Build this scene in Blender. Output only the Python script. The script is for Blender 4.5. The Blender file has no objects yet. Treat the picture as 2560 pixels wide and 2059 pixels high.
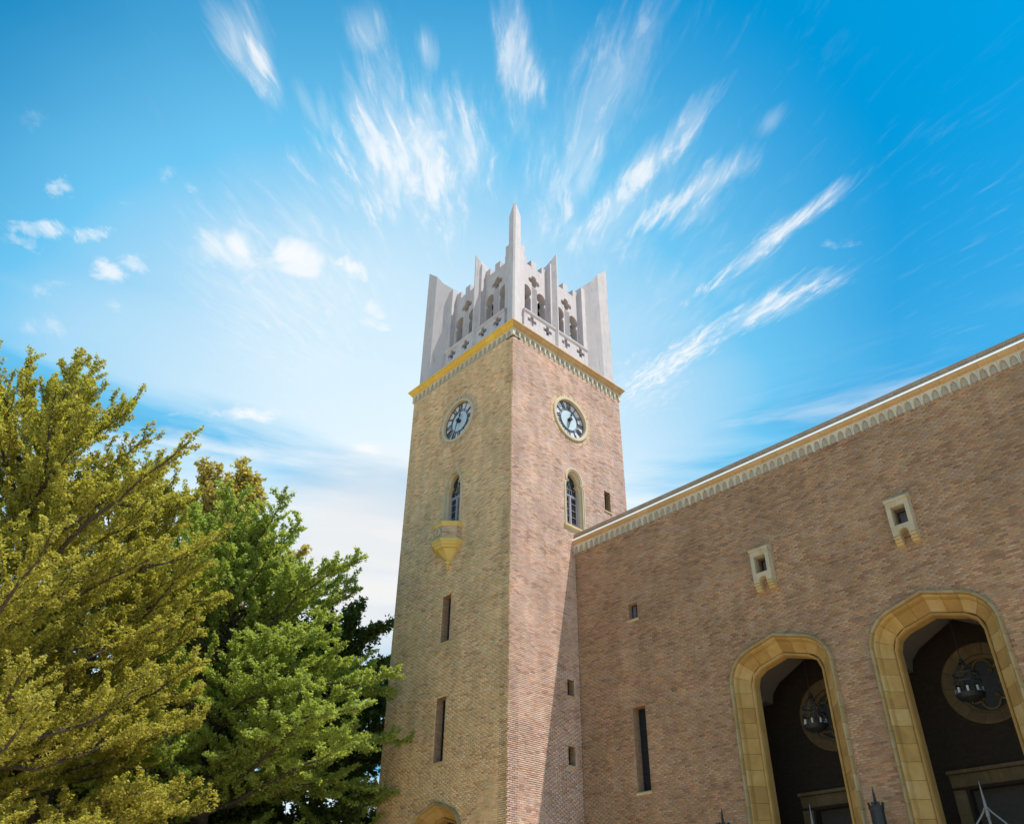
import bpy, math, random
import numpy as np
from mathutils import Vector, Matrix, geometry
R = math.radians
rng = np.random.default_rng(7)
random.seed(7)
scene = bpy.context.scene
COL = scene.collection

# ------------------------------------------------------------------ camera, sky, sun, exposure
cam_d = bpy.data.cameras.new("camera"); cam = bpy.data.objects.new("camera", cam_d); COL.objects.link(cam)
cam_d.sensor_fit = 'HORIZONTAL'; cam_d.sensor_width = 36.0
cam_d.lens = 36.0*2047.3/2560.0
cam_d.shift_x = (1280-1275.39)/2560.0; cam_d.shift_y = (1130.73-1029.5)/2560.0
cam_d.clip_start = 0.1; cam_d.clip_end = 3000
CR = Vector((0.68315173, 0.73018759, 0.01139286)); CU = Vector((0.39049132, -0.37843158, 0.83922945)); CF = Vector((-0.61710634, 0.56887224, 0.54365811))
CP = Vector((22.6712, -20.9818, 1.6))
m = Matrix.Identity(4)
for i in range(3):
    m[i][0] = CR[i]; m[i][1] = CU[i]; m[i][2] = -CF[i]; m[i][3] = CP[i]
cam.matrix_world = m
scene.camera = cam

SUN = Vector((2.4, 1.0, 5.3)).normalized()
sun_el = math.asin(SUN.z); sun_az = math.atan2(SUN.x, SUN.y)
sd = bpy.data.lights.new("sun", 'SUN'); so = bpy.data.objects.new("sun", sd); COL.objects.link(so)
sd.energy = 3.2; sd.angle = R(0.53); sd.color = (1.0, 0.93, 0.85)
so.rotation_euler = (-SUN).to_track_quat('-Z', 'Y').to_euler()
so.location = (40, 20, 80)

vs = scene.view_settings
vs.view_transform = 'Standard'; vs.look = 'None'; vs.gamma = 1.0; vs.use_curve_mapping = False; vs.exposure = 0.95

world = bpy.data.worlds.new("World"); scene.world = world; world.use_nodes = True

class NT:
    """small helper around a node tree"""
    def __init__(s, tree): s.t = tree; s.n = tree.nodes; s.l = tree.links
    def node(s, typ, **kw):
        n = s.n.new(typ)
        for k, v in kw.items(): setattr(n, k, v)
        return n
    def put(s, sock, v):
        if isinstance(v, bpy.types.NodeSocket): s.l.new(v, sock)
        elif v is not None: sock.default_value = v
    def math(s, op, a, b=None, c=None, clamp=False):
        n = s.node('ShaderNodeMath', operation=op, use_clamp=clamp)
        s.put(n.inputs[0], a)
        if b is not None: s.put(n.inputs[1], b)
        if c is not None: s.put(n.inputs[2], c)
        return n.outputs[0]
    def vm(s, op, a, b=None, scale=None):
        n = s.node('ShaderNodeVectorMath', operation=op)
        s.put(n.inputs[0], a)
        if b is not None: s.put(n.inputs[1], b)
        if scale is not None: s.put(n.inputs[3], scale)
        return n.outputs['Value'] if op in ('DOT_PRODUCT', 'LENGTH') else n.outputs[0]
    def comb(s, x, y, z=0.0):
        n = s.node('ShaderNodeCombineXYZ')
        s.put(n.inputs[0], x); s.put(n.inputs[1], y); s.put(n.inputs[2], z)
        return n.outputs[0]
    def sep(s, v):
        n = s.node('ShaderNodeSeparateXYZ'); s.put(n.inputs[0], v); return n.outputs
    def noise(s, vec, scale, detail=4, rough=0.55, dist=0.0, out='Fac'):
        n = s.node('ShaderNodeTexNoise')
        s.put(n.inputs['Vector'], vec); s.put(n.inputs['Scale'], scale); s.put(n.inputs['Detail'], detail)
        s.put(n.inputs['Roughness'], rough); s.put(n.inputs['Distortion'], dist)
        return n.outputs[out]
    def mapr(s, v, a, b, c=0.0, d=1.0, smooth=True):
        n = s.node('ShaderNodeMapRange', interpolation_type='SMOOTHSTEP' if smooth else 'LINEAR')
        s.put(n.inputs[0], v); s.put(n.inputs[1], a); s.put(n.inputs[2], b); s.put(n.inputs[3], c); s.put(n.inputs[4], d)
        return n.outputs[0]
    def mix(s, f, a, b, blend='MIX'):
        n = s.node('ShaderNodeMix', data_type='RGBA', blend_type=blend)
        s.put(n.inputs[0], f); s.put(n.inputs[6], a); s.put(n.inputs[7], b)
        return n.outputs[2]
    def ramp(s, f, stops):
        n = s.node('ShaderNodeValToRGB'); e = n.color_ramp.elements
        while len(e) < len(stops): e.new(0.5)
        for el, (p, c) in zip(e, stops): el.position = p; el.color = (*c, 1)
        s.put(n.inputs[0], f); return n.outputs[0]

def c4(c): return (c[0], c[1], c[2], 1.0)
def azel(az, el):
    a, e = R(az), R(el); return Vector((math.sin(a)*math.cos(e), math.cos(a)*math.cos(e), math.sin(e)))

def build_sky():
    w = NT(world.node_tree); w.n.clear()
    out = w.node('ShaderNodeOutputWorld'); bg = w.node('ShaderNodeBackground')
    w.l.new(bg.outputs[0], out.inputs[0])
    d = w.node('ShaderNodeTexCoord').outputs['Generated']
    sky = w.node('ShaderNodeTexSky', sky_type='NISHITA'); sky.sun_disc = False
    sky.sun_elevation = sun_el; sky.sun_rotation = sun_az
    sky.air_density = 1.0; sky.dust_density = 0.2; sky.ozone_density = 2.5; sky.altitude = 50
    hs = w.node('ShaderNodeHueSaturation'); w.put(hs.inputs['Color'], sky.outputs[0])
    w.put(hs.inputs['Hue'], 0.5); w.put(hs.inputs['Saturation'], 1.0); w.put(hs.inputs['Value'], 1.0)
    base = w.vm('MINIMUM', w.vm('MULTIPLY', hs.outputs[0], (0.0, 0.89, 1.05)), (1.6, 3.0, 4.5))
    # broad pale haze low in the sky, strongest in the direction behind the tower
    G = azel(-57, 24)
    dg = w.vm('DOT_PRODUCT', d, tuple(G))
    z = w.sep(d)[2]
    haze_n = w.noise(w.vm('MULTIPLY', d, (1.0, 1.0, 1.6)), 1.6, 3, 0.5)
    dgn = w.math('ADD', dg, w.math('MULTIPLY', w.math('SUBTRACT', haze_n, 0.5), 0.10))
    f1 = w.mapr(dgn, 0.72, 1.02, 0.0, 1.0)
    f2 = w.mapr(z, 0.78, 0.08, 0.0, 0.88)
    f = w.math('MAXIMUM', f1, f2)
    pale = (4.3, 4.95, 5.3, 1)
    strat = w.noise(w.vm('MULTIPLY', d, (1.0, 1.0, 5.0)), 2.6, 4, 0.5, 0.3)
    low = w.mapr(z, 0.66, 0.52)
    f = w.math('MULTIPLY', f, w.math('SUBTRACT', 1.0, w.math('MULTIPLY', low, w.mapr(strat, 0.42, 0.70, 0.0, 0.52))))
    mid = (0.82, 2.95, 4.65, 1)
    c = w.mix(w.math('MULTIPLY', f, 2.0, clamp=True), base, mid)
    c = w.mix(w.math('SUBTRACT', w.math('MULTIPLY', f, 2.0), 1.0, clamp=True), c, pale)
    warm = blob_warm = w.mapr(w.vm('DOT_PRODUCT', d, tuple(azel(-57.5, 24.5))), 0.985, 0.9995, 0.0, 0.75)
    c = w.mix(warm, c, (5.0, 4.7, 4.5, 1))
    # cloud layer coordinates: a tilted sheet, its streaks run towards P
    P = azel(-47.5, 28.5)
    n = (Vector((0, 0, 1)) - P*P.z).normalized()
    e2 = n.cross(P)
    dn = w.math('MAXIMUM', w.vm('DOT_PRODUCT', d, tuple(n)), 0.03)
    u = w.math('DIVIDE', w.vm('DOT_PRODUCT', d, tuple(P)), dn)
    v = w.math('DIVIDE', w.vm('DOT_PRODUCT', d, tuple(e2)), dn)
    warp = w.math('MULTIPLY', w.math('SUBTRACT', w.noise(w.comb(u, v, 3.1), 2.2, 3, 0.5), 0.5), 0.07)
    vw = w.math('ADD', v, warp)
    streak = w.noise(w.comb(w.math('MULTIPLY', u, 0.95), w.math('MULTIPLY', vw, 7.0), 0.7), 2.9, 8, 0.64, 0.35)
    soft = w.noise(w.comb(w.math('MULTIPLY', u, 0.8), w.math('MULTIPLY', vw, 3.0), 5.3), 1.5, 3, 0.5, 0.2)
    puff = w.noise(w.vm('MULTIPLY', d, (1.0, 1.0, 1.5)), 13.0, 8, 0.60, 0.8)
    ban = w.noise(w.vm('MULTIPLY', d, (1.0, 1.0, 6.5)), 3.4, 6, 0.55, 0.3)
    edge = w.noise(d, 8.0, 5, 0.65)
    edged = w.math('MULTIPLY', w.math('SUBTRACT', edge, 0.5), 1.5)
    edge2 = w.noise(w.vm('MULTIPLY', d, (1.0, 1.0, 1.6)), 26.0, 5, 0.65, 0.6)
    edged2 = w.math('MULTIPLY', w.math('SUBTRACT', edge2, 0.5), 2.6)
    edges = w.math('MULTIPLY', w.math('SUBTRACT', 0.5, streak), 2.0)
    def blob(a0, e0, a1, e1, wid, amp, strk=False):
        """soft elongated patch of cloud between two directions"""
        A, B = azel(a0, e0), azel(a1, e1)
        c0 = (A+B).normalized(); mj = (B-A); half = max(mj.length/2, 0.02); mj.normalize()
        mn = c0.cross(mj).normalized()
        x = w.vm('DOT_PRODUCT', d, tuple(mj/(half*1.25))); y = w.vm('DOT_PRODUCT', d, tuple(mn/wid))
        zz = w.math('MULTIPLY', w.math('LESS_THAN', w.vm('DOT_PRODUCT', d, tuple(c0)), 0.3), 9.0)
        r = w.math('ADD', w.vm('LENGTH', w.comb(x, y, zz)), edges if strk else (edged2 if wid < 0.024 else edged))
        return w.mapr(r, 1.25, 0.05, 0.0, amp)
    def total(lst, strk):
        s = 0.0
        for b in lst:
            x = blob(*b, strk); s = x if s == 0.0 else w.math('MAXIMUM', s, x)
        return s
    st = total(STREAKS, True); pf = w.math('MULTIPLY', total(PUFFS, False), 0.88)
    sden = w.math('MULTIPLY', st, w.mapr(w.math('ADD', streak, w.math('MULTIPLY', st, 0.25)), 0.40, 0.95, 0.15, 0.95))
    veil = w.math('MULTIPLY', st, w.mapr(soft, 0.28, 0.66, 0.10, 0.58))
    faint = w.math('MULTIPLY', w.mapr(w.noise(d, 2.3, 2, 0.5), 0.46, 0.72), w.mapr(streak, 0.52, 0.8, 0.0, 0.12))
    pden = w.math('MULTIPLY', w.mapr(w.math('ADD', puff, w.math('MULTIPLY', pf, 0.30)), 0.56, 0.92), w.mapr(pf, 0.0, 0.6))
    band = w.math('MULTIPLY', w.mapr(ban, 0.52, 0.72, 0.0, 0.75), w.mapr(z, 0.62, 0.50))
    den = w.math('MAXIMUM', w.math('MAXIMUM', sden, veil), w.math('MAXIMUM', pden, w.math('MAXIMUM', faint, band)))
    den = w.math('MULTIPLY', den, 0.90)
    c = w.mix(den, c, (5.1, 5.17, 5.25, 1))
    # below the horizon: the same haze, duller
    w.put(bg.inputs['Color'], c); bg.inputs['Strength'].default_value = 0.1

# (azimuth, elevation) of both ends, half width, density
STREAKS = [(-72.0, 47.0, -64.0, 38.0, 0.11, 0.5),
    (-45.8, 46.9, -34.4, 58.0, 0.03, 0.6),
    (-43.4, 47.4, -36.9, 54.4, 0.02, 0.8),
    (-45.4, 50.6, -29.9, 60.4, 0.05, 0.5),
    (-41.1, 46.8, -26.5, 54.2, 0.02, 0.95),
    (-40.0, 46.0, -30.0, 50.9, 0.05, 0.4),
    (-36.3, 47.3, -23.3, 50.4, 0.02, 0.95),
    (-34.6, 47.9, -26.6, 48.8, 0.03, 0.5),
    (-30.1, 42.7, -15.9, 46.7, 0.012, 1.0),
    (-38.3, 36.3, -27.6, 40.6, 0.02, 1.0),
    (-29.4, 40.1, -18.6, 41.6, 0.018, 0.95),
    (-35.6, 41.6, -23.9, 45.2, 0.06, 0.25),
    (-48.4, 61.8, -46.3, 54.3, 0.022, 0.75),
    (-45.8, 59.0, -44.5, 55.2, 0.018, 0.9),
    (-80.7, 57.1, -75.2, 54.4, 0.03, 0.6),
    (-78.5, 56.4, -72.7, 53.0, 0.016, 1.0),
    (-71.8, 54.7, -67.6, 52.1, 0.01, 0.5),
    (-68.9, 54.6, -67.1, 51.5, 0.01, 0.5),
    (-66.8, 60.3, -64.2, 57.5, 0.025, 0.55),
    (-58.6, 59.5, -57.2, 57.6, 0.012, 0.6),
    (-65.1, 56.2, -60.7, 48.1, 0.03, 1.0),
    (-62.7, 57.0, -58.8, 48.4, 0.025, 0.9),
    (-57.7, 55.5, -54.2, 47.2, 0.028, 1.0),
    (-53.6, 55.8, -52.1, 50.4, 0.02, 0.8),
    (-60.0, 55.9, -57.3, 49.0, 0.11, 1.0),
    (-53.9, 48.3, -54.1, 45.9, 0.012, 0.6),
    (-52.1, 50.7, -50.8, 54.7, 0.012, 0.7),
    (-21.7, 51.6, -18.9, 52.5, 0.012, 0.45),
    (-38.9, 36.7, -32.6, 37.8, 0.04, 0.5)]
PUFFS = [(-59.6, 55.0, -57.6, 49.0, 0.085, 0.8),
    (-76.3, 44.4, -73.0, 41.1, 0.035, 0.9),
    (-74.4, 44.9, -70.6, 42.1, 0.045, 0.8),
    (-69.9, 45.2, -65.3, 43.2, 0.04, 0.9),
    (-72.4, 43.3, -67.6, 41.2, 0.06, 0.6),
    (-64.2, 45.0, -60.7, 44.2, 0.014, 0.8),
    (-61.9, 44.8, -60.9, 44.1, 0.014, 0.9),
    (-61.1, 42.5, -58.3, 40.9, 0.016, 0.7),
    (-60.1, 41.0, -58.6, 41.0, 0.01, 0.9),
    (-87.5, 42.8, -86.0, 43.4, 0.018, 1.0),
    (-89.5, 39.5, -86.1, 40.7, 0.014, 0.95),
    (-89.1, 38.9, -86.8, 39.3, 0.01, 0.9),
    (-84.5, 41.0, -82.7, 41.8, 0.014, 0.95),
    (-83.2, 39.5, -80.5, 39.7, 0.016, 0.8),
    (-81.3, 40.7, -79.3, 40.6, 0.012, 0.7),
    (-84.4, 42.7, -81.5, 43.9, 0.012, 0.5),
    (-86.6, 37.1, -83.6, 37.3, 0.016, 0.6),
    (-82.0, 37.6, -79.1, 37.7, 0.016, 0.5),
    (-90.6, 45.0, -89.8, 45.6, 0.018, 0.4),
    (-81.6, 46.9, -78.1, 46.2, 0.016, 0.45),
    (-79.3, 46.4, -77.8, 46.2, 0.008, 0.6),
    (-18.4, 43.9, -17.1, 43.3, 0.012, 0.7),
    (-1.9, 49.0, -1.0, 48.9, 0.012, 0.6),
    (-72.1, 48.4, -71.0, 48.4, 0.008, 0.5),
    (-86.9, 34.4, -82.5, 35.5, 0.02, 0.5),
    (-73.4, 32.6, -65.1, 34.1, 0.012, 0.9),
    (-72.8, 29.8, -62.7, 31.6, 0.012, 0.7),
    (-59.7, 32.5, -58.1, 32.5, 0.012, 0.7),
    (-61.8, 29.7, -57.4, 29.9, 0.02, 0.5)]
build_sky()

# ------------------------------------------------------------------ materials
MATS = {}
def new_mat(name):
    mt = bpy.data.materials.new(name); mt.use_nodes = True
    t = NT(mt.node_tree); b = t.n['Principled BSDF']
    MATS[name] = mt
    return mt, t, b
def geo_pos(t): return t.node('ShaderNodeNewGeometry').outputs['Position']

def brick_col_mat(name, from_object=False):
    mt, t, b = new_mat(name)
    at = t.node('ShaderNodeAttribute', attribute_name='color' if from_object else 'Col', attribute_type='OBJECT' if from_object else 'GEOMETRY')
    p = geo_pos(t)
    n1 = t.noise(p, 38.0, 4, 0.65); n2 = t.noise(p, 0.55, 4, 0.6)
    n3 = t.noise(t.vm('MULTIPLY', p, (1.0, 1.0, 0.18)), 1.3, 4, 0.6)
    k = t.math('MULTIPLY', t.mapr(n1, 0.2, 0.8, 0.78, 1.20), t.mapr(n2, 0.25, 0.75, 0.82, 1.12))
    k = t.math('MULTIPLY', k, t.mapr(n3, 0.3, 0.7, 0.86, 1.07))
    c = t.vm('SCALE', at.outputs['Color'], scale=k)
    t.put(b.inputs['Base Color'], c); b.inputs['Roughness'].default_value = 0.9
    bp = t.node('ShaderNodeBump'); bp.inputs['Strength'].default_value = 0.5; bp.inputs['Distance'].default_value = 0.01
    t.put(bp.inputs['Height'], t.noise(t.vm('MULTIPLY', p, (1, 1, 0.25)), 70.0, 3, 0.6)); t.put(b.inputs['Normal'], bp.outputs[0])
    return mt
BRICK_MANY = brick_col_mat('scratched_brick')
BRICK_ONE = brick_col_mat('scratched_brick_single', True)

def stone_mat(name, stops, rough=0.85, stain=(0.30, 0.19, 0.05), stain_amt=0.35, scale=1.0, bump=0.25, dark=0.4, vary=0.22):
    mt, t, b = new_mat(name)
    p = geo_pos(t)
    rnd = t.node('ShaderNodeObjectInfo').outputs['Random']
    ps = t.vm('ADD', p, t.comb(t.math('MULTIPLY', rnd, 40.0), 0.0, 0.0))
    n = t.noise(ps, 1.7*scale, 5, 0.6)
    k = t.math('ADD', t.math('MULTIPLY', n, 0.75), t.math('MULTIPLY', t.math('SUBTRACT', rnd, 0.5), vary), clamp=True)
    c = t.ramp(k, stops)
    drip = t.noise(t.vm('MULTIPLY', p, (5.0, 5.0, 0.7)), 1.2*scale, 5, 0.65)
    c = t.mix(t.mapr(drip, 0.52, 0.72, 0.0, stain_amt), c, c4(stain))
    blot = t.noise(p, 6.0*scale, 5, 0.7)
    c = t.mix(t.mapr(blot, 0.60, 0.80, 0.0, dark), c, c4([x*0.45 for x in stops[0][1]]))
    fine = t.noise(p, 60.0, 3, 0.6)
    c = t.vm('SCALE', c, scale=t.mapr(fine, 0.2, 0.8, 0.90, 1.10))
    t.put(b.inputs['Base Color'], c); b.inputs['Roughness'].default_value = rough
    bp = t.node('ShaderNodeBump'); bp.inputs['Strength'].default_value = bump; bp.inputs['Distance'].default_value = 0.015
    t.put(bp.inputs['Height'], t.math('ADD', t.noise(p, 14.0, 5, 0.65), t.math('MULTIPLY', fine, 0.4))); t.put(b.inputs['Normal'], bp.outputs[0])
    return mt
OCHRE = stone_mat('ochre_sandstone', [(0.22, (0.30, 0.175, 0.05)), (0.40, (0.39, 0.24, 0.07)), (0.56, (0.43, 0.29, 0.115)), (0.74, (0.43, 0.34, 0.22))], stain=(0.24, 0.15, 0.045), stain_amt=0.5, vary=0.34)
HOODST = stone_mat('weathered_hood_stone', [(0.3, (0.30, 0.21, 0.09)), (0.6, (0.38, 0.30, 0.17)), (0.85, (0.38, 0.34, 0.26))], stain=(0.16, 0.14, 0.10), stain_amt=0.6, dark=0.4)
SILL = stone_mat('sill_stone', [(0.3, (0.50, 0.38, 0.20)), (0.6, (0.60, 0.48, 0.28)), (0.85, (0.62, 0.55, 0.42))], stain_amt=0.3)
PORST = stone_mat('shade_deepened_porch_stone', [(0.3, (0.10, 0.07, 0.032)), (0.6, (0.14, 0.10, 0.05)), (0.85, (0.155, 0.125, 0.08))])  # porch shade put into the stone colour
CORNICE = stone_mat('cornice_sandstone', [(0.3, (0.48, 0.29, 0.13)), (0.5, (0.55, 0.36, 0.18)), (0.75, (0.58, 0.43, 0.27))], stain_amt=0.2, dark=0.2)
CORNICE_Y = stone_mat('cornice_sandstone_front_bounce', [(0.3, (0.70, 0.44, 0.07)), (0.5, (0.78, 0.52, 0.11)), (0.75, (0.76, 0.56, 0.22))], stain=(0.6, 0.36, 0.05), stain_amt=0.3, dark=0.15)  # front copy of the cornice stone, warm bounce light put into its yellow
PALE = stone_mat('pale_frieze_stone', [(0.3, (0.52, 0.46, 0.35)), (0.5, (0.62, 0.55, 0.43)), (0.75, (0.68, 0.62, 0.52))], stain=(0.5, 0.36, 0.14), stain_amt=0.4, dark=0.25)
WHITE = stone_mat('whitened_weathering_stone', [(0.3, (0.78, 0.73, 0.64)), (0.6, (0.82, 0.79, 0.72))], stain_amt=0.08, dark=0.1)
COPING = stone_mat('coping_stone', [(0.3, (0.34, 0.24, 0.17)), (0.6, (0.42, 0.31, 0.23))], stain_amt=0.2, dark=0.3)
CONC = stone_mat('pale_terracotta', [(0.3, (0.51, 0.455, 0.46)), (0.55, (0.58, 0.525, 0.53)), (0.8, (0.63, 0.575, 0.575))], stain=(0.30, 0.265, 0.255), stain_amt=0.5, dark=0.22, bump=0.12)
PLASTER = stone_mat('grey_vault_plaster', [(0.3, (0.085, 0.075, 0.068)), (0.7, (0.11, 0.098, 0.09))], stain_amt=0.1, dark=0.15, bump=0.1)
def plain(name, col, rough=0.8, metal=0.0, spec=None, var=0.12, scale=8.0):
    mt, t, b = new_mat(name)
    p = geo_pos(t)
    c = t.vm('SCALE', t.node('ShaderNodeRGB').outputs[0], scale=t.mapr(t.noise(p, scale, 4, 0.6), 0.25, 0.75, 1-var, 1+var))
    for nd in t.n:
        if nd.type == 'RGB': nd.outputs[0].default_value = c4(col)
    t.put(b.inputs['Base Color'], c); b.inputs['Roughness'].default_value = rough; b.inputs['Metallic'].default_value = metal
    return mt
MORTAR = plain('mortar', (0.60, 0.45, 0.27), 0.95)
MORTARP = plain('pinkish_mortar', (0.52, 0.36, 0.26), 0.95)
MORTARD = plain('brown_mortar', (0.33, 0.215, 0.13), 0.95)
IRON = plain('black_iron', (0.03, 0.032, 0.036), 0.55, 0.4)
STEEL = plain('grey_painted_steel', (0.34, 0.31, 0.36), 0.5)
GREYIRON = plain('pale_grey_iron', (0.19, 0.187, 0.2), 0.5)
GLASS = plain('dark_window_glass', (0.018, 0.020, 0.026), 0.06)
GLASSP = plain('pale_window_glass', (0.15, 0.15, 0.19), 0.12)
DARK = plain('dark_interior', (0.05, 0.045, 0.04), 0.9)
GLASSR = plain('leaded_rose_glass', (0.03, 0.032, 0.038), 0.7)
WAX = plain('white_candle_glass', (0.42, 0.42, 0.42), 0.4)
FACE = plain('white_clock_face', (0.60, 0.60, 0.66), 0.35, var=0.04)
FACEIN = plain('pale_blue_clock_disc', (0.52, 0.60, 0.65), 0.3, var=0.06, scale=2.0)
BLACK = plain('black_paint', (0.02, 0.02, 0.024), 0.5)
BARK = plain('dark_bark', (0.055, 0.042, 0.032), 0.95, var=0.4, scale=14)
ROOFM = plain('roof_felt', (0.14, 0.13, 0.12), 0.9)

def reveal_mat(name, g):
    mt, t, b = new_mat(name)
    p = geo_pos(t); x, y, z = t.sep(p)
    br = t.node('ShaderNodeTexBrick'); t.put(br.inputs['Vector'], t.comb(t.math('ADD', x, y), z, 0))
    br.inputs['Scale'].default_value = 1.0; br.inputs['Brick Width'].default_value = 0.237; br.inputs['Row Height'].default_value = 0.075
    br.inputs['Mortar Size'].default_value = 0.006; br.inputs['Color1'].default_value = (0.42, 0.27, 0.15, 1); br.inputs['Color2'].default_value = (0.33, 0.19, 0.11, 1)
    br.inputs['Mortar'].default_value = (0.26, 0.20, 0.15, 1)
    c = t.vm('SCALE', br.outputs['Color'], scale=t.mapr(t.noise(p, 9.0, 4, 0.6), 0.25, 0.75, 0.75*g, 1.2*g))
    t.put(b.inputs['Base Color'], c); b.inputs['Roughness'].default_value = 0.92
    bp = t.node('ShaderNodeBump'); bp.inputs['Strength'].default_value = 0.5; bp.inputs['Distance'].default_value = 0.01; bp.invert = True
    t.put(bp.inputs['Height'], br.outputs['Fac']); t.put(b.inputs['Normal'], bp.outputs[0])
    return mt
REVEAL = reveal_mat('brick_reveal', 1.0)
PORCHB = reveal_mat('shade_deepened_porch_brick', 0.06)  # dark brick, its tone deepened to carry the porch's shade
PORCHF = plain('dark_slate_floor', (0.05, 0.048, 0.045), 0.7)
PORCHST = None

def ground_mat():
    mt, t, b = new_mat('sandy_plaza_paving')
    p = geo_pos(t)
    br = t.node('ShaderNodeTexBrick'); t.put(br.inputs['Vector'], p)
    br.inputs['Scale'].default_value = 1.0; br.inputs['Brick Width'].default_value = 0.6; br.inputs['Row Height'].default_value = 0.6
    br.inputs['Mortar Size'].default_value = 0.008
    br.inputs['Color1'].default_value = (0.64, 0.50, 0.32, 1); br.inputs['Color2'].default_value = (0.58, 0.45, 0.28, 1); br.inputs['Mortar'].default_value = (0.36, 0.27, 0.17, 1)
    c = t.vm('SCALE', br.outputs['Color'], scale=t.mapr(t.noise(p, 0.5, 5, 0.6), 0.25, 0.75, 0.88, 1.10))
    t.put(b.inputs['Base Color'], c); b.inputs['Roughness'].default_value = 0.9
    return mt
GROUND = ground_mat()

def leaf_mat(name, c1, c2, c3, trans=0.45):
    mt, t, b = new_mat(name)
    at = t.node('ShaderNodeAttribute', attribute_name='Col', attribute_type='GEOMETRY')
    r = t.sep(at.outputs['Color'])[0]
    c = t.ramp(r, [(0.0, c1), (0.5, c2), (1.0, c3)])
    t.put(b.inputs['Base Color'], c); b.inputs['Roughness'].default_value = 0.6; b.inputs['Specular IOR Level'].default_value = 0.3
    tr = t.node('ShaderNodeBsdfTranslucent'); t.put(tr.inputs[0], t.vm('MULTIPLY', c, (1.25, 1.15, 0.5)))
    mx = t.node('ShaderNodeMixShader'); mx.inputs[0].default_value = trans
    t.l.new(b.outputs[0], mx.inputs[1]); t.l.new(tr.outputs[0], mx.inputs[2])
    t.l.new(mx.outputs[0], t.n['Material Output'].inputs[0])
    return mt

# ------------------------------------------------------------------ geometry helpers
class Frame:
    """local (u, v, w): u along the face, v up, w out of the face"""
    def __init__(s, o, u, w): s.o = Vector(o); s.u = Vector(u); s.w = Vector(w); s.v = Vector((0, 0, 1))
    def __call__(s, u, v, w=0.0): return s.o + s.u*u + s.v*v + s.w*w
FF = Frame((0, 0, 0), (1, 0, 0), (0, -1, 0))      # tower, entrance front
FS = Frame((0, 0, 0), (0, 1, 0), (1, 0, 0))       # tower, sunny side
FL = Frame((-8, 8, 0), (0, -1, 0), (-1, 0, 0))    # tower, left side (u = 8-y)
FB = Frame((0, 8, 0), (-1, 0, 0), (0, 1, 0))      # tower, rear (u = -x)
FW = Frame((0, 4, 0), (1, 0, 0), (0, -1, 0))      # auditorium front
FR = Frame((0, 7.2, 0), (1, 0, 0), (0, -1, 0))    # porch rear wall

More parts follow.
